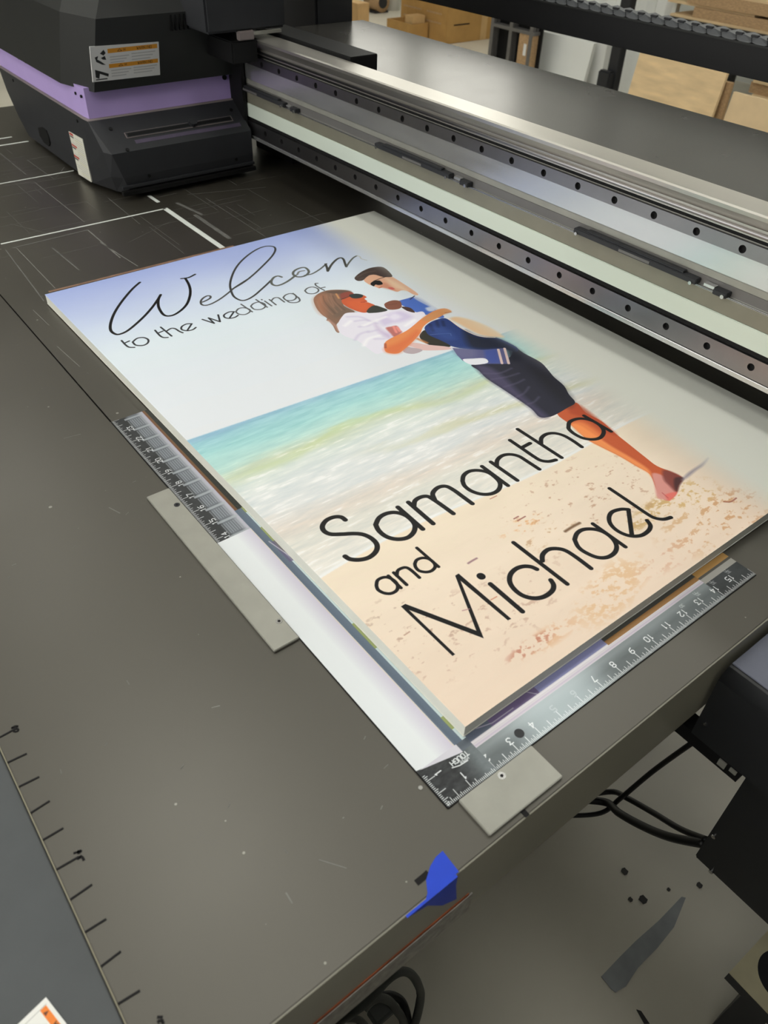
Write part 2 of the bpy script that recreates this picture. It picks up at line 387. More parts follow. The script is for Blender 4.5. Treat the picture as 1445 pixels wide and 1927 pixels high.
# ================================================================== PRINTER BED
bed = thing('flatbed_table', 'grey laminate flatbed printer table with scuffs and white tape lines', 'printer bed', (.3, .9, FZ))
TY0, TY1 = -.040, 2.05
BB = (-.245, TY0, -.012)
bx('bed_panel', (-.245, TY0 + .0012, -.012), (1.15, .6125, 0), M['bed'], bed, .0006)
bx('bed_panel', (-.245, .6117, -.012), (-.0010, TY1, 0), M['bed'], bed)
bx('bed_panel', (.0010, .6117, -.012), (1.15, TY1, 0), M['bed'], bed)
tag(bx('left_edge_strip', (-.2461, TY0, -.02), (-.2451, TY1, -.0001), M['pale_edge'], bed), 'thin pale strip on the left edge')  # thin tan line, paler than the bed beside it
bx('seam_filler', (-.0010, .6125, -.012), (.0010, TY1, -.0035), M['dark'], bed)
tag(bx('edge_band', (-.245, TY0, -.090), (1.15, TY0 + .0011, -.0002), M['bed_edge'], bed, .0004), 'grey green painted front edge')
bx('bed_frame', (-.24, TY0 + .0012, -.09), (1.14, TY1, -.0125), M['dark'], bed)
bx('rust_line', (-.245, TY0 - .0006, -.0615), (-.008, TY0 + .0003, -.0575), M['rust'], bed)
bx('worn_strip', (-.245, TY0 - .0012, -.092), (-.004, TY0 + .0003, -.062), M['strip'], bed)
for x, y in ((-.15, .35), (.9, .35), (-.15, 1.9), (.9, 1.9)): bx('leg', (x - .04, y - .04, FZ), (x + .04, y + .04, -.09), M['dark'], bed)
# white tape lines, all on the bed surface
def strip(name, a, b, wdt, m, parent=bed, z=0.0, h=.0003):
    a, b = np.array(a[:2], float), np.array(b[:2], float); d = b - a; L = np.hypot(*d); n = np.array([-d[1], d[0]]) / L * wdt / 2
    return flat(name, [a - n, b - n, b + n, a + n], z, m, parent, h)
for a, b, wd in (((.061, 1.2105), (.362, 1.2105), .0042), ((.361, 1.2125), (.361, .957), .0095), ((.378, .985), (.378, .955), .008),
                 ((-.05, 1.504), (.3, 1.504), .004), ((.365, 1.247), (.365, 1.29), .007), ((.0, 1.745), (.29, 1.745), .006), ((.0, 1.795), (.27, 1.795), .006)):
    tag(strip('tape_line', a, b, wd, M['wline']), 'white tape line')
sc = MB(); sd = MB()
def addstrip(mb, a, b, wdt, h=.00015):
    a, b = np.array(a[:2], float), np.array(b[:2], float); d = b - a; L = max(np.hypot(*d), 1e-6); n = np.array([-d[1], d[0]]) / L * wdt / 2
    mb.prism([a - n, b - n, b + n, a + n], 'z', 0, h)
def c4(p): return (p[0] / 2.89, 200 + p[1] / 2.89)
for a, b, wd, dk in (((185, 410), (460, 630), .0012, 0), ((480, 675), (655, 825), .0022, 0), ((545, 740), (750, 870), .0016, 0), ((90, 770), (300, 990), .0012, 0),
                  ((0, 255), (140, 370), .002, 1), ((1120, 500), (1445, 710), .001, 1), ((145, 290), (300, 400), .0012, 1), ((0, 495), (480, 400), .0012, 1), ((0, 435), (190, 410), .0012, 1),
                  ((810, 655), (1000, 800), .0008, 1), ((70, 770), (480, 672), .003, 1), ((285, 770), (430, 890), .0025, 1), ((30, 780), (240, 1060), .0018, 1), ((590, 500), (760, 640), .0012, 1),
                  ((150, 290), (320, 262), .001, 1), ((300, 400), (350, 330), .001, 1), ((960, 525), (1100, 590), .006, 1), ((1060, 590), (1250, 720), .008, 1), ((700, 740), (940, 620), .0008, 1),
                  ((60, 640), (300, 700), .0008, 1), ((210, 560), (470, 520), .001, 1), ((1020, 480), (1445, 440), .001, 1)):
    addstrip(sd if dk else sc, at(*c4(a), 'z', 0), at(*c4(b), 'z', 0), wd)
for (u0, v0, u1, v1, wd) in ((108, 652, 150, 690, .0008), (62, 583, 92, 612, .0007), (420, 960, 436, 965, .0008), (398, 1332, 414, 1328, .0008), (600, 1618, 652, 1634, .0007), (538, 1680, 550, 1700, .0010),
                             (205, 955, 226, 966, .0010), (120, 825, 152, 817, .0007)):
    addstrip(sc, at(u0, v0, 'z', 0), at(u1, v1, 'z', 0), wd)
for _ in range(150):
    x, y = rng.uniform(-.24, .55), rng.uniform(0, 1.6); t = rng.choice([0, 1.57, .5]) + rng.normal(0, .1); L = rng.uniform(.001, .006)
    addstrip(sc if rng.random() < .4 else sd, (x, y), (x + L * math.cos(t), y + L * math.sin(t)), rng.uniform(.0004, .0009))
for _ in range(60):
    x, y = rng.uniform(0.0, .6), rng.uniform(.96, 1.7); hz = rng.random() < .5; L = rng.uniform(.03, .2)
    addstrip(sd, (x, y), (x + (L if hz else 0), y + (0 if hz else L)), .0006)
o = sc.build('scratch_marks', M['scuff'], bed); o['kind'] = 'stuff'
o = sd.build('scuff_marks', M['scuff_dark'], bed); o['kind'] = 'stuff'
# marker lines along the left edge, one inch apart, with hand-written figures
for i, y in enumerate((.2555, .230, .205, .1795, .1545, .1285, .1035, .078, .0525, .0265, .001)):
    strip('pen_mark', (-.245, y), (-.2305 + rng.uniform(-.001, .001), y + rng.uniform(-.0012, .001)), .0015, M['ink'], z=.0001)
def pen(pts, z=.0001, wd=.0015, name='pen_figure'):
    mb = MB(); P = [np.array(p) for p in pts]
    for a, b in zip(P[:-1], P[1:]): addstrip(mb, a, b, wd, .0003)
    return mb.build(name, M['ink'], bed)
def px0(L): return [at(u, v, 'z', 0)[:2] for u, v in L]
def q13(L): return [(p[0] / 3.0725, 1300 + p[1] / 3.0725) for p in L]
pen(px0(q13([(66, 216), (90, 203), (104, 206), (92, 212), (66, 216)]))); pen(px0(q13([(76, 228), (100, 218), (108, 228), (96, 238), (80, 236), (76, 228)])))
pen(px0(q13([(425, 940), (450, 932), (470, 922), (465, 935), (448, 940), (455, 922)]))); pen(px0(q13([(440, 965), (458, 972), (462, 955), (478, 965), (486, 982)])), wd=.0018)
pen(px0(q13([(908, 1887), (942, 1887)])), wd=.0016); pen(px0(q13([(910, 1920), (925, 1905), (945, 1912), (940, 1927)])), wd=.0018)
tag(pen(px0([(783, 1662), (800, 1648), (806, 1642)]), wd=.0045, name='marker_dash'), 'thick black marker dash beside the tape')
pen(px0([(979, 1521), (993, 1536)]), wd=.0042, name='marker_dash')
# brown residue along the far side of the sign
tag(strip('ink_residue', at(92, 549.5, 'z', 0), at(440, 463, 'z', 0), .0055, M['brown'], z=.0001), 'brown ink residue line')
# rivets
for u, v in ((791, 1483),):
    p_ = at(u, v, 'z', 0); MB().cyl((p_[0], p_[1], -.001), .0018, 'z', .0016, 12).build('rivet', M['bolt'], bed)

# side cover left of the table
scv = thing('side_cover', 'dark grey flat cover panel along the left table edge', 'machine cover', (-.6, .5, FZ))
bx('cover_panel', (-1.25, -.6, -.03), (-.2467, 1.6, -.0025), M['side'], scv, .0006)
bx('cover_base', (-1.2, -.55, FZ), (-.26, 1.55, -.03), M['black'], scv)
cv = Canvas(60, 90, 5, (236, 235, 230))
cv.stroke([(2, 86.6), (58, 86.6)], .4, (176, 176, 172)); cv.rect(53.6, 5, 57.6, 86.2, (240, 134, 52))
text(cv, 'WARNING', (55.6, 66), (0, -1), (1, 0), 2.6, .6, (90, 56, 30)); cv.poly([(54.2, 81), (57, 82.4), (54.2, 83.8)], (110, 60, 40))
for i in range(9): cv.stroke([(46 - i * 4, 10 + (i % 3) * 3), (46 - i * 4, 60)], .5, (150, 150, 150))
lab_l = np.array([at(87, 1877, 'z', -.0025)[:2]])[0]
# sticker: corner at lab_l, edges run along -y and (-x) slightly turned
e2 = at(35, 1927, 'z', -.0025)[:2] - lab_l; e2 = e2 / np.hypot(*e2); e1 = np.array([e2[1], -e2[0]]); e1 = e1 if e1[1] < 0 else -e1
def quad_uv(cv, o_, ex, ey):
    def f(v): d = np.array(v[:2]) - o_; return (float(d @ ex) / (cv.w / 1000), float(d @ ey) / (cv.h / 1000))
    return f
org = lab_l + e2 * .060 + e1 * .090
o = flat('warning_sticker', [org, org - e2 * .060, org - e2 * .060 - e1 * .090, org - e1 * .090], -.0025, cv.material('cover_sticker_print'), None, .0006, base=(org[0], org[1], -.0025))
def setuv(o, fn, world=(0, 0, 0)):
    me = o.data; l = me.uv_layers.get('uv') or me.uv_layers.new(name='uv')
    wl = worldloc(o)
    for p in me.polygons:
        for li in p.loop_indices:
            v = me.vertices[me.loops[li].vertex_index].co + wl; l.data[li].uv = fn(v)
setuv(o, quad_uv(cv, org, -e2, -e1))
o.parent = None; tag(o, 'white warning sticker with orange bar on the dark side cover, lower left', 'sticker')

# ================================================================== THE SIGN
SX, SY, SZ, SG = .0491814, .0372373, .016, .0031097
BW, BH = 609.6, 914.4
cs, sn = math.cos(SG), math.sin(SG)
def sgn(u, v):
    p = at(u, v, 'z', SZ); dx, dy = p[0] - SX, p[1] - SY
    return ((dx * cs + dy * sn) * 1000, (-dx * sn + dy * cs) * 1000)
K = 2.6
cv = Canvas(BW, BH, K, (226, 232, 238)); NX, NY = cv.nx, cv.ny
Yg = ((np.arange(NY) + .5) / K)[:, None]; Xg = ((np.arange(NX) + .5) / K)[None]
def ramp(keys, t):
    ks = np.array([k[0] for k in keys]); out = np.stack([np.interp(t, ks, [k[1][c] for k in keys]) for c in range(3)], -1); return out.astype(np.float32)
horizon = 468 - 22 * Xg / 400
surf = 200 + 5 * np.sin(Xg / 60) - 9 * (Xg / 400) ** 2
big = vnoise(NX, NY, 260, 60, 5); fine = vnoise(NX, NY, 60, 9, 4); cloud = vnoise(NX, NY, 500, 300, 4)
sky_t = Yg + 0 * Xg + (cloud - .5) * 60
sky = ramp([(440, (228, 231, 236)), (560, (226, 231, 238)), (690, (222, 232, 240)), (780, (205, 216, 238)), (850, (182, 194, 232)), (915, (162, 176, 226))], sky_t)
# sea
d = (horizon - Yg) + (big - .5) * 26
sea = ramp([(0, (150, 190, 212)), (10, (160, 206, 216)), (40, (168, 216, 216)), (66, (192, 224, 216)), (84, (206, 216, 194)), (104, (220, 228, 222)), (130, (224, 228, 228)), (165, (224, 226, 226)), (190, (226, 216, 206)), (215, (224, 222, 214)), (240, (230, 226, 218)), (270, (234, 232, 226))], d)
sea += ((fine - .5) * 36)[..., None] * np.array([1, .75, .6], np.float32)
wv = np.exp(-((d - 84 - 10 * np.sin(Xg / 40)) / 7) ** 2)[..., None] * np.clip(big * 2 - .5, 0, 1)[..., None]
sea += wv * (np.array((200, 214, 160), np.float32) - sea) * .7
wv = np.exp(-((d - 120 - 14 * (Xg / 200)) / 7) ** 2)[..., None] * np.clip((Xg - 120) / 200, 0, .8)[..., None]
sea += wv * (np.array((208, 206, 160), np.float32) - sea) * .7
fo = np.clip((fine - .66) * 9, 0, 1)[..., None] * np.clip((d - 60) / 40, 0, 1)[..., None]; sea += fo * (246 - sea) * .6
# sand
grain = vnoise(NX, NY, 12, 8, 3); sp = vnoise(NX, NY, 34, 18, 5)
sand = ramp([(0, (238, 216, 196)), (120, (240, 222, 202)), (200, (242, 226, 204))], Yg + 0 * Xg) + ((big - .5) * 10)[..., None]
a_ = (np.abs(Yg - horizon) < 1e9)
img = np.where((Yg > horizon)[..., None], sky, np.where((Yg > surf)[..., None], sea, sand))
e_ = np.exp(-((Yg - surf - 2) / 2.0) ** 2)[..., None] * .7; img += e_ * (244 - img)
e_ = np.clip(1 - np.abs(Yg - horizon) / 1.6, 0, 1)[..., None] * .5; img += e_ * (np.array((190, 212, 226), np.float32) - img)
# seaweed and footprints in the sand
def blotch(cx, cy, rx, ry, ang, thr, col, al):
    global img
    X, Y = Xg - cx, Yg - cy; c, s_ = math.cos(ang), math.sin(ang); r = ((X * c + Y * s_) / rx) ** 2 + ((-X * s_ + Y * c) / ry) ** 2
    k = np.clip((sp * .6 + grain * .4 - thr) * 12, 0, 1) * np.clip(1.3 - r, 0, 1) * (Yg < surf); img += (k * al)[..., None] * (np.array(col, np.float32) - img)
for a in ((1030, 1200, 42, 10, 0, .50, (226, 180, 140), .7), (1000, 1215, 30, 7, 0, .50, (196, 130, 110), .8), (1150, 1110, 60, 22, .2, .50, (228, 188, 144), .75), (1330, 980, 70, 40, 0, .53, (218, 176, 130), .75), (1380, 960, 60, 30, 0, .55, (210, 160, 120), .7),
          (1270, 1040, 60, 14, 0, .54, (222, 176, 146), .6), (1230, 960, 60, 12, 0.1, .5, (206, 170, 110), .8), (1020, 1010, 50, 14, 0, .56, (214, 180, 140), .6), (1360, 1060, 30, 10, 0, .52, (216, 150, 120), .8),
          (900, 1170, 120, 40, 0, .60, (190, 150, 130), .5), (760, 1180, 60, 40, 0, .62, (180, 150, 130), .5), (1100, 940, 120, 60, 0, .63, (186, 140, 110), .6), (980, 990, 30, 10, 0, .56, (230, 170, 110), .6), (1300, 930, 40, 20, 0, .5, (216, 180, 120), .8)):
    cx, cy = sgn(a[0], a[1]); blotch(cx, cy, *a[2:])
cv.a[:] = img; del img, sea, sky, sand, big, cloud, sp
def X(ox, oy, s): return lambda L: [sgn(ox + p[0] / s, oy + p[1] / s) for p in L]
A3, A4, A1, A2, A5, A6, A7, A8, AL = X(560, 480, 4.817), X(760, 540, 4.25), X(190, 450, 5.161), X(440, 430, 5.161), X(590, 760, 4.661), X(860, 760, 4.817), X(690, 1000, 4.661), X(940, 900, 4.25), X(1040, 720, 3.568)
def P(T, L, col, al=1.0, soft=None, sm=True): cv.poly(spline(T(L), 4, True)[:-1] if sm else T(L), col, al, soft)
def ST(T, L, wd, col, al=1.0, soft=None, sm=True): cv.stroke(spline(T(L), 6) if sm else T(L), wd, col, al, soft)
# --- leg and foot
P(AL, [(30, 210), (95, 160), (160, 135), (220, 200), (330, 260), (420, 340), (520, 420), (620, 500), (700, 560), (800, 600), (870, 640), (845, 690), (830, 750), (780, 790), (740, 780), (700, 730), (670, 650), (640, 605), (560, 560), (450, 495), (330, 435), (230, 380), (130, 290)], (198, 94, 58))
P(AL, [(120, 280), (190, 290), (280, 350), (400, 430), (520, 500), (640, 580), (660, 630), (640, 606), (560, 560), (450, 495), (330, 435), (230, 380)], (246, 154, 92), .9, 2)
P(AL, [(130, 270), (200, 265), (290, 320), (330, 370), (250, 370), (180, 330)], (250, 150, 86), .7, 4)
P(AL, [(160, 140), (330, 262), (430, 350), (350, 330), (220, 240), (110, 200)], (176, 74, 48), .7, 3)
P(AL, [(668, 610), (740, 625), (800, 690), (832, 745), (780, 790), (740, 785), (700, 770), (684, 690)], (218, 152, 144), .95, 1.5)
P(AL, [(740, 590), (800, 600), (870, 640), (845, 690), (830, 735), (780, 690), (745, 650)], (126, 66, 62), .9, 2)
P(AL, [(820, 640), (880, 640), (850, 690), (832, 730), (815, 690)], (70, 42, 44), .9, 1.5)
P(AL, [(760, 750), (835, 735), (790, 790), (765, 780)], (230, 110, 100), .8, 1); ST(AL, [(735, 740), (775, 775)], 1.2, (190, 90, 90), .8)
P(AL, [(865, 655), (900, 615), (940, 585), (1000, 545), (1045, 505), (1010, 555), (960, 590), (905, 635)], (140, 132, 148), .85, 2)
# --- shorts
P(A4, [(540, 622), (700, 612), (850, 560), (880, 480), (960, 530), (1090, 600), (1150, 660), (1200, 720), (1280, 790), (1320, 860), (1370, 925), (1310, 965), (1225, 1015), (1160, 1040), (1085, 1040), (1020, 975), (900, 890), (780, 810), (660, 730), (600, 670)], (42, 42, 56))
P(A4, [(570, 630), (680, 640), (800, 720), (930, 850), (1060, 960), (1150, 1036), (1085, 1040), (1020, 975), (900, 890), (780, 810), (660, 730)], (84, 78, 108), .8, 5)
for L in ([(620, 690), (760, 690), (860, 650)], [(700, 740), (820, 720), (920, 690)], [(800, 800), (900, 770), (960, 740)], [(900, 880), (960, 850), (1000, 800)], [(980, 940), (1040, 920), (1080, 880)]): ST(A4, L, 3, (100, 94, 120), .5, 1.5)
P(A4, [(1000, 640), (1180, 720), (1330, 880), (1310, 960), (1180, 860)], (34, 34, 40), .6, 8)
# --- jeans
P(A4, [(165, 330), (200, 290), (260, 262), (330, 250), (400, 290), (480, 340), (560, 380), (640, 400), (740, 405), (900, 480), (900, 520), (820, 500), (700, 505), (560, 500), (450, 490), (370, 470), (290, 430), (200, 385)], (42, 62, 122))
P(A4, [(480, 350), (560, 385), (640, 402), (740, 408), (900, 490), (960, 560), (850, 600), (800, 500), (640, 500), (520, 470)], (30, 32, 46), .85, 6)
for L in ([(262, 275), (275, 320)], [(310, 275), (320, 310)], [(210, 300), (235, 350)]): ST(A4, L, 5, (30, 42, 84), .8, 1.5)
ST(A4, [(210, 382), (290, 375), (372, 372), (380, 390)], 1, (120, 140, 190), .8, None, False)
P(A4, [(220, 320), (330, 330), (420, 410), (340, 420), (250, 370)], (62, 88, 156), .5, 5)
P(A4, [(125, 390), (165, 345), (200, 385), (300, 430), (375, 475), (280, 482), (200, 462), (150, 432)], (48, 46, 40))
P(A4, [(30, 465), (80, 446), (190, 462), (360, 480), (352, 502), (160, 507), (90, 488)], (226, 190, 186)); P(A4, [(0, 478), (60, 484), (150, 505), (80, 535), (0, 522)], (188, 172, 178))
# lower cloth with white turn-up and stripes
P(A4, [(388, 488), (500, 497), (640, 503), (740, 495), (812, 488), (835, 550), (852, 616), (700, 614), (540, 622), (470, 590), (425, 545)], (96, 96, 138), 1, None, False)
P(A4, [(640, 505), (745, 498), (770, 612), (690, 612), (650, 560)], (66, 84, 160), .8, 3, False)
P(A4, [(470, 580), (560, 572), (650, 572), (668, 608), (540, 622)], (234, 234, 242))
for L in ([(755, 500), (785, 612)], [(805, 492), (838, 612)]): ST(A4, L, 3.6, (222, 196, 190), 1, None, False)
P(A4, [(395, 490), (560, 500), (560, 560), (450, 560)], (120, 118, 150), .5, 5)
# bare waist skin beyond
P(A4, [(370, 255), (450, 300), (560, 360), (640, 390), (720, 400), (800, 400), (700, 330), (560, 270), (430, 240)], (236, 200, 160), 1, 3); ST(A4, [(350, 250), (450, 325), (560, 380), (640, 400), (730, 403)], 1.4, (250, 226, 206))
# --- man: blue shirt
P(A3, [(910, 420), (1000, 392), (1050, 380), (1110, 400), (1230, 480), (1330, 560), (1250, 570), (1180, 545), (1080, 520), (1000, 480), (940, 450)], (78, 112, 196))
P(A3, [(1050, 375), (1120, 390), (1240, 470), (1330, 520), (1260, 500), (1140, 440), (1060, 395)], (200, 206, 224), .8, 1.5)
P(A3, [(1160, 480), (1220, 470), (1250, 500), (1190, 510)], (216, 222, 236), .9, 2)
P(A3, [(940, 470), (1020, 478), (1065, 522), (1010, 515)], (74, 50, 46)); ST(A3, [(1060, 370), (1020, 402)], 2, (60, 60, 90))
# woman's hand on his chest
P(A3, [(785, 450), (815, 425), (870, 410), (930, 420), (942, 470), (900, 492), (820, 492)], (134, 82, 66)); ST(A3, [(800, 455), (900, 440)], 1, (90, 50, 40), .6)
# man's head
P(A3, [(600, 228), (625, 195), (680, 175), (760, 190), (840, 190), (960, 260), (1090, 350), (1060, 362), (985, 322), (940, 320), (905, 332), (850, 316), (800, 298), (765, 296), (738, 302), (712, 290), (680, 280), (640, 262)], (228, 176, 146))
P(A3, [(800, 210), (900, 250), (1000, 320), (930, 310), (860, 280)], (238, 208, 176), .8, 4)
P(A3, [(700, 250), (790, 250), (850, 290), (900, 330), (850, 316), (770, 296)], (206, 130, 104), .6, 3)
P(A3, [(516, 212), (540, 180), (600, 140), (680, 112), (780, 112), (860, 190), (800, 200), (760, 195), (700, 178), (650, 184), (620, 205), (590, 230), (545, 234)], (72, 58, 54))
ST(A3, [(540, 200), (620, 160), (700, 145)], 3, (110, 92, 84), .6, 1.5); ST(A3, [(560, 220), (600, 205)], 3, (100, 84, 76), .6, 1.5)
P(A3, [(660, 262), (690, 236), (745, 232), (772, 262), (735, 272), (705, 268), (690, 284)], (18, 18, 20)); ST(A3, [(690, 236), (750, 212), (800, 196)], 1.5, (30, 28, 28), 1, None, False)
ST(A3, [(740, 296), (765, 288)], 1.6, (180, 90, 76), .9); P(A3, [(820, 298), (855, 292), (880, 308), (850, 312)], (206, 96, 90), .9, 1)
# --- woman: hair, face
P(A3, [(145, 400), (185, 352), (260, 322), (350, 314), (430, 318), (485, 332), (500, 355), (430, 400), (420, 460), (520, 515), (420, 545), (405, 575), (370, 610), (352, 640), (378, 700), (350, 695), (320, 640), (285, 600), (262, 592), (265, 572), (215, 535), (168, 475)], (138, 106, 88))
P(A3, [(150, 400), (200, 360), (260, 370), (240, 450), (260, 540), (215, 535), (168, 475)], (190, 126, 96), .6, 6)
P(A3, [(262, 330), (430, 318), (485, 334), (400, 352), (300, 345)], (92, 76, 68), .7, 2.5)
P(A3, [(300, 480), (420, 450), (520, 515), (400, 560), (330, 560)], (112, 96, 84), .6, 6)
for L in ([(200, 380), (230, 450), (320, 540)], [(260, 360), (280, 420), (360, 520)], [(300, 350), (320, 410), (400, 500)], [(175, 420), (210, 500), (290, 590)], [(290, 380), (330, 470)]): ST(A3, L, 2, (170, 130, 108), .5, 1); 
for L in ([(230, 370), (250, 430), (340, 530)], [(320, 370), (350, 430), (430, 500)]): ST(A3, L, 2, (96, 74, 64), .5, 1)
ST(A3, [(350, 352), (375, 392)], 3, (216, 156, 104), .9, 1); ST(A3, [(280, 590), (340, 640), (372, 690)], 4, (206, 160, 146), .7, 2)
P(A3, [(400, 392), (400, 350), (480, 334), (530, 365), (590, 362), (626, 382), (606, 396), (632, 418), (612, 430), (640, 430), (705, 460), (660, 505), (620, 522), (560, 515), (460, 475), (405, 435)], (206, 96, 60))
P(A3, [(385, 352), (470, 333), (505, 350), (470, 372), (402, 402)], (140, 74, 64), .9, 1.5)
P(A3, [(460, 420), (560, 410), (640, 440), (640, 490), (560, 505), (470, 465)], (222, 104, 62), .7, 4)
P(A3, [(468, 362), (530, 350), (592, 362), (582, 384), (532, 394), (490, 388)], (52, 58, 58)); ST(A3, [(395, 402), (480, 372)], 1.5, (70, 54, 50), 1, None, False)
ST(A3, [(575, 428), (625, 424)], 1.5, (160, 50, 44), .9)
P(A3, [(625, 512), (655, 475), (700, 456), (770, 476), (815, 500), (750, 522), (660, 528)], (58, 60, 54))
# --- woman: white shirt
P(A3, [(408, 552), (450, 524), (560, 520), (640, 526), (740, 520), (850, 500), (950, 495), (1010, 512), (1060, 522), (1132, 512), (1155, 550), (1100, 610), (980, 690), (860, 740), (800, 800), (796, 870), (760, 888), (705, 892), (620, 832), (540, 775), (430, 735), (375, 690), (365, 625)], (236, 232, 244))
P(A3, [(740, 590), (800, 545), (900, 510), (980, 520), (1040, 560), (960, 600), (860, 620), (780, 640)], (208, 194, 228), .7, 5)
P(A3, [(820, 560), (880, 530), (940, 560), (880, 590)], (236, 230, 246), .9, 4)
P(A3, [(700, 620), (760, 680), (850, 720), (830, 760), (740, 700)], (200, 178, 214), .7, 5)
for L in ([(520, 600), (620, 590), (720, 620)], [(560, 650), (640, 640), (700, 600)], [(520, 770), (560, 720), (640, 690)], [(640, 700), (720, 680)], [(700, 760), (780, 760)], [(450, 560), (560, 560), (640, 590)]): ST(A3, L, 4, (206, 196, 224), .55, 2)
for L in ([(600, 640), (720, 590), (800, 560)], [(600, 820), (640, 760), (740, 730)], [(430, 640), (480, 600)], [(980, 640), (1060, 590)]): ST(A3, L, 5, (250, 248, 252), .8, 2.5)
P(A3, [(800, 662), (850, 648), (900, 642), (930, 680), (945, 702), (880, 742), (845, 712)], (190, 110, 104), .95, 1.5)
for L in ([(870, 650), (895, 700)], [(900, 655), (925, 690)]): ST(A3, L, 4, (240, 150, 140), .9, 1)
# --- his forearm round her
P(A3, [(788, 800), (850, 752), (980, 690), (1060, 630), (1120, 580), (1230, 510), (1330, 484), (1395, 512), (1330, 535), (1290, 560), (1200, 602), (1140, 650), (1110, 710), (1040, 790), (960, 860), (915, 890), (850, 893), (795, 872)], (232, 142, 86))
P(A3, [(800, 840), (900, 800), (1000, 740), (1080, 680), (1100, 720), (1020, 800), (950, 865), (910, 890), (850, 893), (800, 875)], (222, 112, 70), .7, 5)
P(A3, [(1130, 580), (1230, 512), (1330, 486), (1390, 512), (1290, 555), (1200, 598)], (206, 150, 100), .7, 3)
ST(A3, [(1340, 524), (1392, 518)], 2, (150, 90, 60), .6, 1); ST(A3, [(795, 805), (797, 840)], 3, (150, 70, 60), .7, 1); ST(A3, [(1090, 760), (1170, 795)], 5, (200, 130, 80), .8, 1.5)
# --- unprinted pale strip down the right of the board, with a soft boundary
edge = 443 + 10 * np.clip((Yg - 600) / 300, 0, 1) - 26 * np.clip((300 - Yg) / 300, 0, 1)
def fade(a0, wd): return np.clip((Xg - a0) / wd, 0, 1)
f1 = fade(edge, 68 - 10 * np.clip((350 - Yg) / 300, 0, 1)); f1 = f1 * f1 * (3 - 2 * f1)
base_c = np.array((227, 228, 219), np.float32)
def apply_fade():
    cv.a[:] += f1[..., None] * (base_c - cv.a)
apply_fade()
# --- lettering, black ink
INK = (14, 12, 13); G1 = (92, 94, 90)
W3 = 3.9
ST(A1, [(378, 420), (300, 490), (200, 610), (130, 720), (94, 820), (95, 885), (130, 918), (175, 925), (250, 895), (340, 825), (430, 740), (500, 660), (550, 590), (580, 540)], W3, INK)
ST(A1, [(580, 540), (558, 590), (558, 650), (580, 700), (610, 735), (650, 747), (710, 735), (780, 690), (835, 630), (862, 560), (868, 500), (855, 445), (828, 395), (815, 380)], W3, INK)
ST(A1, [(780, 384), (850, 374), (915, 342)], W3 * .9, INK)
ST(A1, [(985, 612), (1025, 595), (1062, 572), (1060, 553), (1030, 552), (990, 575), (970, 605), (978, 635), (1020, 643), (1080, 625), (1160, 580), (1240, 520), (1300, 470), (1400, 405), (1445, 378)], W3 * .8, (70, 70, 70))
ST(A2, [(-8, 585), (100, 520), (200, 440), (300, 345), (370, 270), (402, 215), (395, 182), (355, 172), (300, 175), (230, 200), (150, 250), (70, 320), (15, 392), (-20, 470), (-36, 545), (-25, 610), (5, 665), (70, 698), (130, 690), (200, 650), (270, 590), (330, 535), (360, 505)], W3 * .85, (58, 58, 58))
ST(A2, [(465, 472), (430, 462), (390, 475), (365, 510), (372, 540), (410, 555), (460, 545), (520, 515), (570, 480), (600, 455)], W3, G1)
ST(A2, [(720, 400), (690, 380), (640, 385), (590, 410), (575, 440), (600, 465), (650, 470), (700, 455), (728, 425), (720, 400)], W3, G1); ST(A2, [(615, 450), (635, 420), (685, 410)], W3 * .8, (120, 122, 120))
ST(A2, [(690, 455), (760, 440), (830, 400), (880, 360), (900, 342)], W3 * .8, (88, 90, 88)); ST(A2, [(890, 345), (905, 380), (912, 415)], W3, (60, 60, 58), 1, None, False)
ST(A2, [(912, 415), (950, 350), (1000, 300), (1040, 285), (1065, 300), (1080, 340), (1093, 372)], W3, (62, 62, 58)); ST(A2, [(1093, 372), (1120, 330), (1160, 285), (1195, 265)], W3 * .8, (90, 92, 88))
ST(A2, [(1195, 265), (1222, 272), (1240, 295), (1290, 308)], W3 * .6, (190, 192, 188), .8)
T2 = (44, 46, 50); TW = 2.6
for L in ([(200, 985), (240, 1028), (275, 1050), (325, 1052)], [(525, 885), (570, 935), (605, 955), (650, 955)], [(640, 892), (680, 868), (720, 870), (760, 895), (795, 910)],
          [(882, 822), (830, 825), (785, 850), (785, 878), (835, 890), (890, 880), (922, 858)], [(1292, 705), (1245, 708), (1197, 735), (1202, 760), (1245, 770), (1300, 760), (1332, 740)]): ST(A1, L, TW, T2)
for L in ([(225, 1012), (275, 990)], [(550, 915), (602, 893)], [(580, 855), (687, 942)], [(882, 822), (838, 888)], [(985, 780), (1100, 818), (1045, 765), (1157, 803), (1138, 735)], [(1292, 705), (1248, 768)]): ST(A1, L, TW, T2, 1, None, False)
ST(A1, [(308, 1000), (350, 965), (410, 956), (457, 975), (455, 1008), (410, 1032), (340, 1030), (308, 1000)], TW, T2)
for L in ([(20, 810), (45, 780), (95, 770), (150, 785), (155, 810), (110, 835), (50, 832), (20, 810)], [(165, 755), (190, 730), (240, 715), (295, 730), (305, 760), (265, 785), (200, 785), (165, 755)],
          [(365, 702), (390, 676), (430, 672), (465, 695), (492, 715)], [(480, 670), (505, 645), (550, 632), (595, 645), (605, 675), (570, 698), (510, 697), (480, 670)],
          [(625, 668), (640, 690), (635, 708), (600, 720), (545, 718), (515, 700)], [(690, 605), (715, 580), (765, 568), (815, 585), (820, 610), (780, 632), (720, 630), (690, 605)], [(815, 532), (792, 535), (800, 555), (840, 580), (880, 602)]): ST(A2, L, TW * .95, (86, 88, 90))
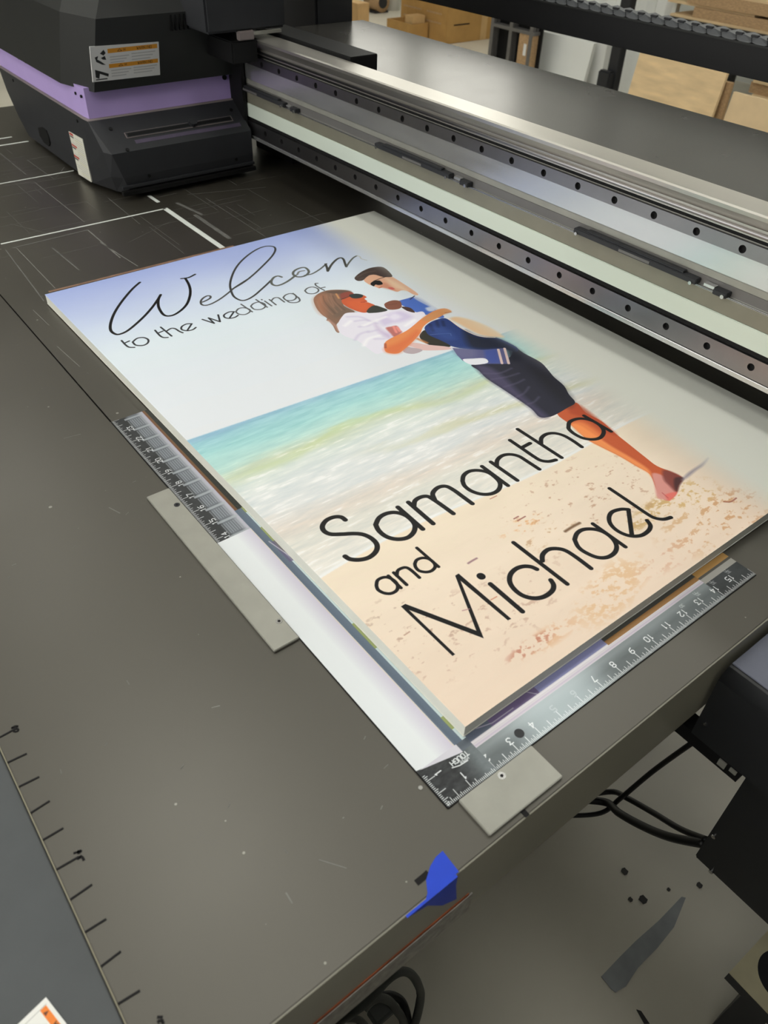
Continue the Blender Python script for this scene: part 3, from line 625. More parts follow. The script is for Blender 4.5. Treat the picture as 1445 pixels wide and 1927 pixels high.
for L in ([(70, 735), (180, 810)], [(215, 690), (325, 765)], [(300, 705), (368, 752)], [(345, 690), (410, 742)], [(575, 630), (635, 680)], [(835, 580), (885, 570)]): ST(A2, L, TW * .95, (86, 88, 90), 1, None, False)
ST(A2, [(270, 690), (274, 693)], 2.6, (86, 88, 90), 1, None, False)
N1 = (26, 24, 24); WN = 5.3
ST(A5, [(278, 1018), (240, 993), (180, 993), (115, 1020), (78, 1070), (92, 1115), (150, 1143), (250, 1143), (350, 1138), (430, 1145), (500, 1175), (548, 1220), (558, 1265), (535, 1310), (480, 1350), (400, 1368), (320, 1362), (277, 1338)], WN, N1)
ST(A5, [(545, 1060), (575, 1000), (640, 962), (720, 953), (800, 975), (860, 1020), (890, 1070), (875, 1130), (820, 1175), (730, 1187), (640, 1165), (575, 1115), (545, 1060)], WN, N1)
ST(A5, [(740, 907), (957, 1098)], WN, N1, 1, None, False); ST(A5, [(832, 864), (1048, 1050)], WN, N1, 1, None, False)
ST(A5, [(880, 900), (890, 850), (940, 818), (1000, 812), (1060, 845), (1140, 900), (1225, 962)], WN, N1); ST(A5, [(1062, 840), (1045, 785), (1090, 735), (1160, 723), (1230, 757), (1310, 815), (1392, 875)], WN, N1)
N2 = (20, 18, 18); WN = 5.0
ST(A6, [(50, 700), (60, 650), (110, 612), (190, 603), (280, 622), (350, 670), (390, 722), (375, 780), (310, 815), (220, 818), (130, 790), (70, 745), (50, 700)], WN, N2)
ST(A6, [(360, 565), (365, 510), (410, 470), (480, 458), (560, 475), (640, 524), (745, 592)], WN, N2)
ST(A6, [(480, 330), (590, 405), (700, 480), (760, 513), (830, 522), (895, 508)], WN, N2)
ST(A6, [(762, 365), (765, 310), (810, 275), (880, 266), (960, 285), (1040, 328), (1130, 390)], WN, N2)
ST(A6, [(1010, 210), (1020, 165), (1080, 138), (1150, 135), (1240, 160), (1305, 205), (1330, 255), (1300, 305), (1230, 322), (1140, 310), (1060, 270), (1015, 230), (1010, 210)], WN, N2)
for L in ([(227, 567), (460, 740)], [(307, 527), (545, 693)], [(600, 390), (662, 357)], [(550, 230), (947, 487)], [(1152, 108), (1395, 250)]): ST(A6, L, WN, N2, 1, None, False)
WA = 3.4
ST(A7, [(85, 475), (95, 430), (140, 405), (190, 405), (245, 435), (272, 478), (260, 520), (210, 545), (150, 540), (100, 512), (85, 475)], WA, INK)
ST(A7, [(265, 390), (272, 345), (310, 322), (350, 318), (395, 345), (462, 405)], WA, INK); ST(A7, [(422, 285), (440, 250), (490, 233), (545, 242), (590, 277), (600, 312), (570, 345), (520, 357), (460, 345), (430, 315), (422, 285)], WA, INK)
for L in ([(190, 390), (300, 495)], [(237, 362), (350, 468)], [(440, 145), (630, 310)]): ST(A7, L, WA, INK, 1, None, False)
cv.poly(A7([(752, 1092), (300, 658), (338, 636), (962, 872), (776, 388), (806, 370), (1267, 767), (1238, 780), (822, 432), (1026, 938), (370, 688), (775, 1078)]), INK)
WM = 4.9
ST(A7, [(1085, 462), (1365, 702)], WM, INK, 1, None, False); ST(A7, [(1001, 392), (1005, 395)], 8.2, INK, 1, None, False)
ST(A8, [(297, 727), (250, 708), (190, 705), (130, 725), (87, 770), (82, 830), (120, 890), (190, 940), (280, 960), (360, 945), (420, 900), (432, 855), (410, 815)], WM, INK)
ST(A8, [(342, 660), (345, 610), (390, 570), (460, 563), (530, 580), (620, 637), (730, 720)], WM, INK)
ST(A8, [(600, 490), (620, 440), (670, 410), (750, 407), (830, 430), (900, 480), (935, 540), (920, 595), (860, 632), (780, 632), (690, 595), (630, 550), (600, 490)], WM * .97, INK)
ST(A8, [(1032, 250), (970, 248), (900, 270), (875, 315), (890, 370), (950, 425), (1040, 460), (1130, 458), (1190, 420), (1206, 378), (1180, 338)], WM * .95, INK)
ST(A8, [(880, 82), (1040, 190), (1180, 285), (1240, 317), (1310, 328), (1370, 313)], WM * .95, INK)
for L in ([(112, 515), (540, 845)], [(747, 365), (1005, 548)], [(1030, 250), (1058, 455)]): ST(A8, L, WM * .95, INK, 1, None, False)
# small marks in the sand
ST(A8, [(525, 425), (580, 390), (640, 358)], 3, (110, 80, 56), .9, 1); ST(A8, [(115, 325), (150, 305)], 1.6, (150, 90, 80), .8); ST(A8, [(145, 340), (205, 305)], 1.6, (150, 90, 80), .8)
ST(A7, [(890, 280), (930, 255), (965, 236)], 1.8, (140, 100, 110), .9, .8); ST(A7, [(1090, 600), (1140, 572)], 1.3, (210, 140, 110), .8); ST(A7, [(840, 695), (900, 680)], 1.2, (190, 140, 140), .8)
ST(A7, [(330, 910), (375, 880)], 1.4, (190, 150, 130), .8); ST(AL, [(1150, 800), (1195, 800), (1232, 775)], 1.8, (160, 96, 80), .8); ST(A6, [(300, 862), (358, 834)], 1.4, (190, 130, 110), .8)
sign = thing('welcome_sign', 'white foam board printed with a beach couple and the names Samantha and Michael', 'sign', (SX, SY, .001))
sign.rotation_euler = (0, 0, 0)
def sw(x, y, z): return (SX + (x * cs - y * sn) / 1000, SY + (x * sn + y * cs) / 1000, z)
def board(name, z0, z1, m, inset=0.0, bev=0.0, uv=None):
    pts = [sw(inset, inset, 0)[:2], sw(BW - inset, inset, 0)[:2], sw(BW - inset, BH - inset, 0)[:2], sw(inset, BH - inset, 0)[:2]]
    return MB().prism(pts, 'z', z0, z1).build(name, m, sign)
core = board('foam_core', .0025, .0153, M['foam'], .4); board('backing_sheet', .0015, .0025, M['foam'])
fc = board('printed_face', .0153, SZ, cv.material('beach_print', .5, .22), 0)
def suv(v):
    dx, dy = v[0] - SX, v[1] - SY; return ((dx * cs + dy * sn) * 1000 / BW, (-dx * sn + dy * cs) * 1000 / BH)
setuv(fc, suv); tag(fc, 'beach photograph print with black lettering and a pale unprinted strip')
# sides of the face sheet are plain board
fc.data.materials.append(M['foam'])
for p_ in fc.data.polygons:
    if abs(p_.normal.z) < .5: p_.material_index = 1

# ================================================================== CARPENTER'S SQUARE
sq = thing('carpenters_square', 'black carpenter square ruler with white figures and ink overspray, framing the sign', 'ruler', (0, 0, 0))
TH = .0014
cv = Canvas(50.8, 609.6, 5, (52, 54, 56))
nz = vnoise(cv.nx, cv.ny, 30, 60, 4)[..., None]; cv.a += (nz - .5) * 22
Yb = ((np.arange(cv.ny) + .5) / 5)[:, None] + 0 * ((np.arange(cv.nx) + .5) / 5)[None]; Xb = ((np.arange(cv.nx) + .5) / 5)[None] + 0 * Yb
WH = (214, 220, 222)
def wash(c, msk, col): c.a += np.clip(msk, 0, 1)[..., None] * (np.array(col, np.float32) - c.a)
# upper end: table of lines, pale grey tint, lilac and orange residue
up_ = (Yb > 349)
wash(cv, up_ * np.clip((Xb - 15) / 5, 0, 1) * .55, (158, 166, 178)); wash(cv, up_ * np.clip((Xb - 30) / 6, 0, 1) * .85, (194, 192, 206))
for i in range(14, 25):
    y = i * 25.4
    cv.rect(14, y - 7, 37, y - 3.5, (172, 178, 184), .8)
    for k in range(8): cv.rect(16 + k * 2.6, y - 26, 17 + k * 2.6, y - 9, (178, 184, 190), .5)
wash(cv, up_ * (Xb > 38.5) * (Xb < 42) * .95, (128, 84, 62)); wash(cv, up_ * (Xb >= 40) * (Xb < 42.4) * .6, (120, 96, 62)); wash(cv, up_ * (Xb >= 42), (44, 46, 43))
for k in range(160):
    x, y = rng.uniform(44, 50), rng.uniform(350, 608); cv.stroke([(x, y), (x + .3, y + .3)], .4, (96, 96, 90), .7)
# middle: white overspray with lilac margin, then a slate blue strip
lo_ = (Yb <= 350) & (Yb > 37 - (Xb - 0) * .2)
wash(cv, lo_ * 1.0, (230, 234, 237)); wash(cv, lo_ * np.clip((Xb - 20) / 17, 0, 1) * .55, (186, 172, 200))
blu = (Yb <= 383) & (Xb > 38.2) & (Yb > 26)
wash(cv, blu * 1.0, (104, 118, 136)); wash(cv, (Yb <= 350) & (Xb > 37.2) & (Xb < 38.4) & (Yb > 26), (214, 206, 200))
wash(cv, (Yb <= 383) & (Xb > 46.6) & (Yb > 34), (206, 222, 226))
for y0, y1 in ((374, 384), (300, 345), (150, 185), (48, 62)): cv.rect(46.3, y0, 50.8, y1, (150, 160, 90), .85)
cv.rect(44, 285, 50.8, 320, (104, 92, 128), .7); cv.stroke([(43, 322), (50, 284)], 1.2, (200, 196, 210), .8)
def ticks(c, n, place, skip=lambda i: False):
    for i in range(n * 16 + 1):
        t = i * 25.4 / 16
        if skip(t): continue
        L = 8.6 if i % 16 == 0 else (7.2 if i % 8 == 0 else (4.6 if i % 4 == 0 else (3.2 if i % 2 == 0 else 2.0)))
        place(t, L, .55 if i % 8 else .7)
TC = (222, 226, 228)
ticks(cv, 24, lambda t, L, wd: cv.stroke([(.6, t), (.6 + L, t)], wd, TC), lambda t: 36 < t < 350)
for i in list(range(14, 24)) + [1]: text(cv, str(i), (12.6 if i > 1 else 12, i * 25.4), (0, 1), (-1, 0), 5.6, .95, TC)
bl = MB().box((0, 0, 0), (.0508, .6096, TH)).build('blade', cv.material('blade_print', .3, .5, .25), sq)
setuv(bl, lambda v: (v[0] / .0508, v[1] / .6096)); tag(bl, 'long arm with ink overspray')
cv = Canvas(406.4 - 50.8, 38.1, 5, (56, 60, 62)); xo = 50.8
Yb = ((np.arange(cv.ny) + .5) / 5)[:, None] + 0 * ((np.arange(cv.nx) + .5) / 5)[None]; Xb = ((np.arange(cv.nx) + .5) / 5)[None] + xo + 0 * Yb
nz = vnoise(cv.nx, cv.ny, 120, 40, 4); cv.a += ((nz - .5) * 26)[..., None]
wash(cv, np.exp(-((Xb - 135) / 52) ** 4) * .85, (178, 190, 196)); wash(cv, (Xb < 354) * .35, (170, 182, 184)); wash(cv, (Xb < 354) * np.clip((Yb - 12) / 8, 0, 1) * .35, (190, 200, 204))  # first wash paints a lamp highlight into the middle; the others are pale ink
wash(cv, (Xb < 354) & (Yb > 24), (206, 200, 206)); wash(cv, (Xb < 354) & (Yb > 28.4) & (Yb < 30.2), (222, 218, 222)); wash(cv, (Xb < 354) * np.clip((Yb - 24) / 2, 0, 1) * (Yb < 26.5) * .5, (176, 160, 190))
wash(cv, (Xb < 217) & (Yb > 30.6), (140, 142, 186)); wash(cv, (Xb < 130) & (Yb > 30.6), (112, 98, 136)); wash(cv, (Xb < 75) & (Yb > 30.6), (98, 106, 124))
cv.stroke([(12, 37), (26, 33), (50, 33)], .9, (176, 170, 190)); cv.stroke([(70, 38), (76, 31)], .9, (176, 170, 190))
wash(cv, (Xb >= 217) & (Xb < 354) & (Yb > 29) & (Yb < 34), (160, 118, 70)); wash(cv, (Xb >= 217) & (Xb < 354) & (Yb >= 34), (70, 70, 66))
wash(cv, (Xb >= 354) & (Yb > 22) & (Yb < 28.5), (160, 158, 152)); wash(cv, (Xb >= 354) & (Yb >= 28.5) & (Yb < 31), (84, 82, 76)); wash(cv, (Xb >= 354) & (Yb >= 31), (184, 142, 84))
ticks(cv, 16, lambda t, L, wd: cv.stroke([(t - xo, .6), (t - xo, .6 + L)], wd, TC), lambda t: t < 50.8)
for i in range(2, 16):
    text(cv, str(i), (i * 25.4 - xo - (0 if i < 10 else 1), 12.6), (-1, 0), (0, -1), 5.6, .95, TC, .35 if 4 < i < 7 else 1.0)
for i in (13, 14, 15): text(cv, '11', (i * 25.4 - xo + 4, 21), (-1, 0), (0, -1), 2.6, .5, TC, .6); 
for i in (12, 13, 14, 15):
    text(cv, '30', (i * 25.4 - xo + 6, 18.5), (-1, 0), (0, -1), 3.0, .6, TC, .55)
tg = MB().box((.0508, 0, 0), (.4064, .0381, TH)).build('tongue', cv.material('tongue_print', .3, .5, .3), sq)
setuv(tg, lambda v: ((v[0] - .0508) / .3556, v[1] / .0381)); tag(tg, 'short arm with ink overspray and a painted lamp highlight')
# figures near the heel printed on small separate plate of ink
cv = Canvas(50.8, 36, 6, (50, 52, 54)); Yb = ((np.arange(cv.ny) + .5) / 6)[:, None] + 0 * ((np.arange(cv.nx) + .5) / 6)[None]; Xb = ((np.arange(cv.nx) + .5) / 6)[None] + 0 * Yb
cv.a += ((vnoise(cv.nx, cv.ny, 40, 20, 4) - .5) * 50)[..., None]
wash(cv, np.clip((Xb - 26) / 20, 0, 1) * .6, (150, 162, 166)); wash(cv, (Yb > 28.5) * (Xb > 40) * 1.0, (100, 108, 118))
wash(cv, (Yb > 36.5 - Xb * .22) * (Xb < 40), (210, 208, 218))
for t in np.arange(0, 50, 1.5875):
    L = 8 if abs(t % 25.4) < .1 or abs(t % 12.7) < .1 else (4.6 if abs(t % 6.35) < .1 else (3.2 if abs(t % 3.175) < .1 else 2))
    if t > 1.5: cv.stroke([(t, .6), (t, .6 + L)], .6, TC)
    if 1.5 < t < 31: cv.stroke([(.6, t), (.6 + L, t)], .6, TC)
text(cv, '1', (26.4, 12.5), (-1, 0), (0, -1), 5.8, 1.0, TC); text(cv, '1', (12.5, 26), (0, 1), (-1, 0), 5.8, 1.0, TC)
text(cv, 'HYPER', (36, 21.5), (-1, 0), (0, -1), 1.9, .45, TC); text(cv, 'TOUGH', (34, 25.2), (-1, 0), (0, -1), 4.0, .85, TC); cv.stroke([(24, 22.5), (30, 20.5), (38, 20)], .9, TC)
hl = MB().box((0, 0, TH), (.0508, .036, TH + .00005)).build('heel_print', cv.material('heel_print', .3, .5, .25), sq)
setuv(hl, lambda v: (v[0] / .0508, v[1] / .036))
p_ = at(977, 1380, 'z', TH); MB().cyl((p_[0], p_[1], TH), .0042, 'z', .00015, 20).build('hanging_hole', M['black'], sq)
for c_, a, b in (('edge', (-.0006, 0, 0), (0, .6096, .0011)), ('edge', (0, -.0006, 0), (.4064, 0, .0011))): tag(bx('ruler_edge', a, b, M['ink'], sq), 'dark ruler edge')

# ================================================================== ALUMINIUM STOPS
def stop(x0, y0, x1, y1, h, screws, label, group=None):
    t = thing('aluminium_stop_bar', label, 'metal bar', ((x0 + x1) / 2, (y0 + y1) / 2, 0), group)
    bx('bar', (x0, y0, 0), (x1, y1, h), M['alu_matt'], t, .0006)
    for k, (u, v) in enumerate(screws):
        p = at(u, v, 'z', h); s_ = MB().cyl((p[0], p[1], h - .0006), .0032, 'z', .0009, 16).build('screw', M['bolt'] if v > 1000 else M['black'], t)
        MB().cyl((p[0], p[1], h + .0003), .0014, 'z', .0002, 6).build('screw_socket', M['ink'], s_)
    return t
stop(-.0268, .199, -.0008, .4555, .0032, ((333, 950), (525, 1169)), 'long thin aluminium bar screwed to the table beside the long ruler arm', 'aluminium stops')
stop(.0095, -.0345, .0868, -.0008, .0032, ((944, 1460),), 'short wide aluminium plate screwed to the table beside the ruler corner', 'aluminium stops')

# ================================================================== BLUE TAPE
tp = thing('blue_tape', 'torn piece of blue masking tape folded over the front table edge', 'tape', (*at(830, 1655, 'z', 0)[:2], 0))
def c2(L): return [(500 + p[0] / 2.89, 1500 + p[1] / 2.89) for p in L]
t1 = [at(u, v, 'z', .0005)[:2] for u, v in c2([(962, 292), (1050, 405), (868, 565), (880, 520), (872, 450), (895, 375), (925, 325)])]
MB().prism(t1, 'z', .0001, .0005).build('tape_top', M['tape'], tp)
t2 = [at(u, v, 'y', TY0 - .0016) for u, v in c2([(1050, 405), (1035, 480), (1038, 555), (960, 590), (880, 590), (770, 657), (868, 565)])]
MB().prism([(q[0], min(q[2], .0004)) for q in t2], 'y', TY0 - .0016, TY0 + .0003).build('tape_flap', M['tape'], tp)

# ================================================================== GANTRY
GY0, GY1 = -.35, 1.46
ga = thing('printer_gantry', 'silver gantry beam with two bolted steel rails and dark rear plate', 'gantry', (.8, .6, FZ))
def gb(name, x0, x1, z0, z1, m, bev=.0008, y0=GY0, y1=GY1, label=None):
    o = bx(name, (x0, y0, z0), (x1, y1, z1), m, ga, bev)
    if label: o['label'] = label
    return o
gb('beam_body', .6125, .662, .066, .238, M['alu_matt'])
gb('lower_lip', .606, .62, .066, .0725, M['alu_panel'], label='bright lower lip')
gb('cover_strip', .6085, .62, .1045, .1292, M['cream'], label='pale green cover strip')
gb('groove', .6105, .615, .0985, .1045, M['dark'])
gb('olive_strip', .6095, .62, .1292, .1500, M['olive'], label='olive grey strip')
gb('bright_edge', .6080, .62, .1492, .1508, M['alu_panel'])
gb('ledge', .6118, .62, .1508, .1640, M['grey'], label='grey ledge')
gb('ledge_band', .6108, .62, .1640, .1730, M['alu_matt'])
gb('front_panel', .6095, .62, .1730, .2010, M['alu_panel'], label='polished aluminium panel')
gb('upper_groove', .612, .62, .2170, .2225, M['dark'])
mb = MB(); cap = [(.6095, .2225), (.6090, .2330), (.6050, .2385), (.6000, .2445), (.5990, .2490), (.6030, .2500), (.6440, .2500), (.6450, .2385), (.62, .2225)]
mb.prism(cap, 'y', GY0, GY1); tag(mb.build('beam_cap', M['alu'], ga), 'brushed aluminium beam top')
MB().tube([(.6070, GY0, .2275), (.6070, GY1, .2275)], .0022, 10).build('guide_rod', M['steel'], ga, True)
def rail(x, z0, z1, zh, ystart, name):
    """steel rail whose counterbored bolt holes are real recesses, one every 60 mm"""
    mb = MB(); R_, D = .0046, .006; ys = [ystart - .06 * i for i in range(27)]
    for y in ys:
        n = 16; sqp = []; cr = []; cb = []
        for k in range(n):
            t = 2 * math.pi * (k + .5) / n; c, s_ = math.cos(t), math.sin(t)
            q = 1 / max(abs(c), abs(s_)); dy, dz = c * q, s_ * q
            sqp.append((x, y + dy * .03, (zh + dz * ((z1 - zh) if dz > 0 else (zh - z0)))))
            cr.append((x, y + c * R_, zh + s_ * R_)); cb.append((x + D, y + c * R_, zh + s_ * R_))
        # exact corners
        f = []
        for k in range(n):
            j = (k + 1) % n; f.append((k, j, n + j, n + k)); f.append((n + k, n + j, 2 * n + j, 2 * n + k))
        mb.add(sqp + cr + cb, f)
        for cy, cz in ((-1, -1), (1, -1), (1, 1), (-1, 1)):
            k = [i for i in range(n) if (math.cos(2 * math.pi * (i + .5) / n) * cy > .5 and math.sin(2 * math.pi * (i + .5) / n) * cz > .5)]
            k = sorted(k)[:2]
            zc = z1 if cz > 0 else z0
            if len(k) == 2: mb.add([sqp[k[0]], sqp[k[1]], (x, y + cy * .03, zc)], [(0, 1, 2)])
    ya, yb = ys[-1] - .03, ys[0] + .03
    mb.add([(x, ya, z0), (x, yb, z0), (x + .012, yb, z0), (x + .012, ya, z0), (x, ya, z1), (x, yb, z1), (x + .012, yb, z1), (x + .012, ya, z1)], [(0, 1, 2, 3), (4, 5, 6, 7)])
    r = mb.build(name, M['steel'], ga)
    b0 = None
    for y in ys:
        if b0 is None: b0 = MB().cyl((x + .0052, y, zh), R_ * .98, 'x', .0008, 14).build('bolt', M['dark'], r)
        else: dup(b0, (0, y - ys[0], 0))
    return r
tag(rail(.6070, .2010, .2168, .2080, 1.3034, 'upper_rail'), 'upper steel rail with bolt holes')
tag(rail(.6070, .0735, .0980, .0868, 1.3060, 'lower_rail'), 'lower steel rail with bolt holes')
# black clip bars on the ledge
for y0, y1 in ((1.165, 1.43), (.70, .885), (.262, .452)):
    cb_ = bx('sensor_clip', (.6008, y0, .1525), (.6118, y1, .1592), M['black'], ga, .0008)
    bx('clip_ridge', (.6025, y0 + .02, .1592), (.6100, y1 - .02, .1618), M['black'], cb_, .0006)
    bx('clip_window', (.5999, y0 + .35 * (y1 - y0), .1540), (.6008, y0 + .6 * (y1 - y0), .1572), M['grey'], cb_)
    for yy in (y0 + .006, y1 - .006): MB().cyl((.5985, yy, .1535), .0022, 'x', .003, 10).build('clip_screw', M['bolt'], cb_)
    c2_ = bx('end_clip', (.6000, y0 - .042, .1515), (.6118, y0 - .024, .1580), M['black'], ga, .0008)
    MB().cyl((.5980, y0 - .038, .1535), .0024, 'x', .003, 10).build('clip_screw', M['bolt'], c2_)
    bx('clip_tab', (.6020, y0 - .024, .1560), (.6100, y0 - .010, .1590), M['alu_panel'], c2_)
gb('rear_plate', .6635, 1.0080, .2150, .2200, M['anod'], .0008, GY0, 1.466, label='wide dark anodised rear plate')
gb('rear_housing', .664, .990, .066, .2145, M['black'], .002)
gb('beam_support', .70, .95, -.0, .066, M['dark'], .001, 1.30, 1.45)
bx('end_leg', (.64, GY0 - .12, FZ), (1.0, GY0 - .002, .30), M['black'], ga, .004)
bx('end_tower', (.884, 1.470, FZ), (.984, 1.62, .75), M['black'], ga, .004)
# overhead cable trough carrying a link chain
tr = thing('cable_trough', 'long black cable trough carrying a grey link chain behind the gantry', 'cable trough', (1.22, .7, .22))
bx('trough', (1.200, -.47, .2415), (1.290, 2.3, .2900), M['trough'], tr, .0015)
bx('trough_lip', (1.1985, -.47, .2885), (1.203, 2.3, .2915), M['hood'], tr, .0004)
MB().box((1.205, -.46, .1), (1.28, -.40, .2415)).box((.995, -.46, .1), (1.28, -.40, .14)).build('trough_bracket', M['black'], tr)
lk = MB().prism([(-.016, 0), (-.004, -.003), (.016, 0), (.019, .0055), (.004, .0095), (-.013, .0065)], 'x', 1.2045, 1.2385)
lk.v = [(p[0] + (.0 if p[1] < 0 else .003), p[1] - .44, p[2] + .2925) for p in lk.v]
l0 = lk.build('chain_link', M['chain'], tr); y = -.44; i = 0
pin = MB().box((1.2055, -.435, .300), (1.2125, -.421, .3035), .0008).build('link_pin', M['black'], l0)
for i in range(1, 90):
    k_ = dup(l0, (0, i * .030, 0)); q_ = pin.copy(); C.objects.link(q_); q_.parent = k_

# ================================================================== CARRIAGE
ca = thing('print_carriage', 'black print carriage with lilac band, black hood and warning label at the far end', 'print carriage', (.45, 1.6, 0))
def ring(z, pts): return [(x, y, z) for x, y in pts]
XR = .600
low = MB().rings([ring(.008, [(.297, 1.755), (.297, 1.39), (.316, 1.322), (.333, 1.294), (.600, 1.294), (.600, 1.755)]),
                  ring(.040, [(.295, 1.79), (.295, 1.385), (.306, 1.31), (.322, 1.290), (XR, 1.290), (XR, 1.79)]),
                  ring(.084, [(.295, 1.83), (.295, 1.372), (.300, 1.310), (.308, 1.290), (XR, 1.290), (XR, 1.83)]),
                  ring(.1275, [(.295, 1.85), (.295, 1.402), (.295, 1.37), (.297, 1.350), (XR, 1.350), (XR, 1.85)])])
tag(low.build('lower_body', M['black'], ca), 'black lower body with sloping front')
bx('skirt', (.335, 1.300, .004), (.596, 1.75, .010), M['dark'], ca)
bx('front_rail', (.315, 1.2845, .021), (.600, 1.2905, .026), M['black'], ca, .0008)
bx('front_rail', (.313, 1.2805, .010), (.600, 1.2905, .018), M['dark'], ca, .0008)
MB().rings([ring(.1276, [(.2955, 1.85), (.2955, 1.402), (.2955, 1.370), (.2975, 1.3505), (.5995, 1.3505), (.5995, 1.85)]), ring(.1296, [(.2965, 1.85), (.2965, 1.402), (.2965, 1.371), (.2985, 1.352), (.599, 1.352), (.599, 1.85)])]).build('grey_trim', M['greytrim'], ca)
tag(MB().rings([ring(.1297, [(.301, 1.95), (.301, 1.41), (.301, 1.378), (.303, 1.357), (.598, 1.357), (.598, 1.95)]),
            ring(.180, [(.302, 1.95), (.302, 1.41), (.302, 1.380), (.304, 1.359), (.598, 1.359), (.598, 1.95)])]).build('lilac_band', M['purple'], ca), 'lilac plastic band')
hd = MB().rings([ring(.1745, [(.291, 1.98), (.291, 1.438), (.3175, 1.345), (.600, 1.345), (.600, 1.98)]),
                 ring(.290, [(.307, 1.98), (.307, 1.410), (.334, 1.317), (.600, 1.317), (.600, 1.98)]),
                 ring(.330, [(.345, 1.98), (.345, 1.455), (.372, 1.362), (.600, 1.362), (.600, 1.98)])])
tag(hd.build('hood', M['hood'], ca), 'black hood')
tag(bx('bridge_arm', (.5, 1.240, .265), (.662, 1.60, .60), M['black'], ca, .004), 'black arm reaching over the beam')
bx('arm_foot', (.56, 1.236, .2515), (.592, 1.246, .266), M['greytrim'], ca, .0015)
bx('clamp_plate', (.545, 1.238, .215), (.5975, 1.34, .251), M['dark'], ca, .002)
bx('gap_blocker', (.598, 1.31, .012), (.6055, 1.75, .23), M['dark'], ca)  # added dark filler that hides the bright gap between carriage and beam
bx('arm_bar', (.575, 1.237, .2585), (.650, 1.243, .2635), M['alu_matt'], ca)
bb_ = [at(640, 108, 'z', .272), at(714, 102, 'z', .272)]
tag(bx('rear_cover', (.6475, 1.016, .2206), (.705, 1.45, .2555), M['dark'], ca, .0010), 'flat black cover behind the beam top')
# sloping front panel details: local frame on the slope
s0 = np.array((.30, 1.290, .084)); sv = np.array((0, .060, .0435)); sv /= np.linalg.norm(sv); sn_ = np.cross((1, 0, 0), sv)
if sn_[1] > 0: sn_ = -sn_
def slope(a, b, h, name, m, parent=ca, off=.0):
    (x0, t0), (x1, t1) = a, b; o = np.array((0, 1.290, .084)); c = []
    for n_ in (off, off + h):
        c.append([tuple(o + np.array((x, 0, 0)) + sv * t + sn_ * n_) for x, t in ((x0, t0), (x1, t0), (x1, t1), (x0, t1))])
    return MB().rings(c).build(name, m, parent)
slope((.350, .0275), (.574, .0395), .0010, 'slot_rim', M['greytrim']); slope((.3515, .0285), (.5725, .0385), .0014, 'slot_recess', M['black']); slope((.354, .0305), (.570, .0365), .0020, 'slot', M['dark'])
slope((.362, .0135), (.585, .0215), .0004, 'faded_label', M['purple_dim'])
kb = np.array((0, 1.290, .084)) + np.array((.488, 0, 0)) + sv * .036
MB().tube([tuple(kb), tuple(kb + sn_ * .009)], .0085, 14).build('slot_knob', M['black'], ca)
for x, t in ((.330, .052), (.582, .052), (.34, .004)):
    q = np.array((x, 1.290, .084)) + sv * t; MB().tube([tuple(q), tuple(q + sn_ * .0015)], .0035, 10).build('screw', M['dark'], ca)
for x, z in ((.372, .036), (.560, .036), (.345, .018)): MB().cyl((x, 1.2875, z), .003, 'y', .003, 10).build('screw', M['dark'], ca)
for y_, z_ in ((1.37, .165), (1.396, .165), (1.66, .170), (1.70, .170)): MB().cyl((.2995, y_, z_), .0026, 'x', .003, 10).build('screw', M['dark'], ca)
for y_, z_ in ((1.40, .118), (1.76, .118)): MB().cyl((.2935, y_, z_), .0028, 'x', .003, 10).build('screw', M['dark'], ca)
MB().cyl((.587, 1.3555, .168), .0045, 'y', .003, 12).build('screw', M['dark'], ca)
hp = [at(u, v, 'x', .295) for u, v in ((73, 240), (80, 239), (88, 245), (93, 258), (95, 270), (93, 275), (84, 268), (76, 255))]
MB().prism([(q[1], q[2]) for q in hp], 'x', .2932, .2955).build('side_opening', M['dark'], ca)
for i in range(14):
    o_ = MB().box((.470 + i * .0085, 1.3175, .262), (.473 + i * .0085, 1.330, .287)); o_.build('vent_slit', M['dark'], ca)
# warning label on the hood front
cv = Canvas(128, 60, 6, (214, 213, 210))
for y0, y1 in ((49, 57), (22, 29.5)):
    cv.rect(32, y0, 125, y1, (214, 146, 44)); text(cv, 'WARNING', (100, (y0 + y1) / 2), (1, 0), (0, 1), 4.6, .9, (116, 76, 22)); cv.stroke([(50, y0 + 2), (54, y1 - 2), (58, y0 + 2), (50, y0 + 2)], 1, (110, 72, 20)); text(cv, 'H', (63, (y0 + y1) / 2), (1, 0), (0, 1), 4, .9, (110, 72, 20))
for k in range(3):
    for x0, x1, y0 in ((36, 70, 42 - 5 * k), (76, 120, 44 - 5.5 * k), (36, 72, 17 - 5 * k), (78, 122, 18 - 5 * k)): cv.stroke([(x0, y0), ((x0 + x1) / 2, y0 + rng.uniform(-.5, .5)), (x1 - 5 * k, y0)], 1.3, (150, 150, 150), .8, .8)
BLK = (32, 32, 32)
cv.poly([(18, 50), (25, 56), (28, 50), (24, 46)], BLK, 1, .5); cv.poly([(19, 42), (26, 45), (28, 38), (22, 39)], BLK, 1, .5); cv.poly([(8, 44), (14, 46), (12, 40), (18, 36), (26, 29), (20, 30), (10, 36)], BLK, 1, .5)
cv.poly([(6, 22), (16, 18), (30, 12), (29, 7), (14, 14), (12, 5), (6, 8)], BLK, 1, .5); cv.rect(6, 2.5, 27, 4.5, BLK)
LQ = [at(182, 158, 'y', 1.322), at(308, 144, 'y', 1.318), at(300, 79, 'y', 1.318), at(170, 88, 'y', 1.322)]
yf = 1.3195
fr = [(.318, .1885), (.4465, .1895), (.4465, .247), (.318, .247)]
LQ = [at(*q, 'y', 1.325) for q in ((181, 158), (308, 144), (299, 79), (169, 88))]
def hy(z): return 1.335 - (z - .200) * .17 if z > .2 else 1.345 - (z - .1745) * .39
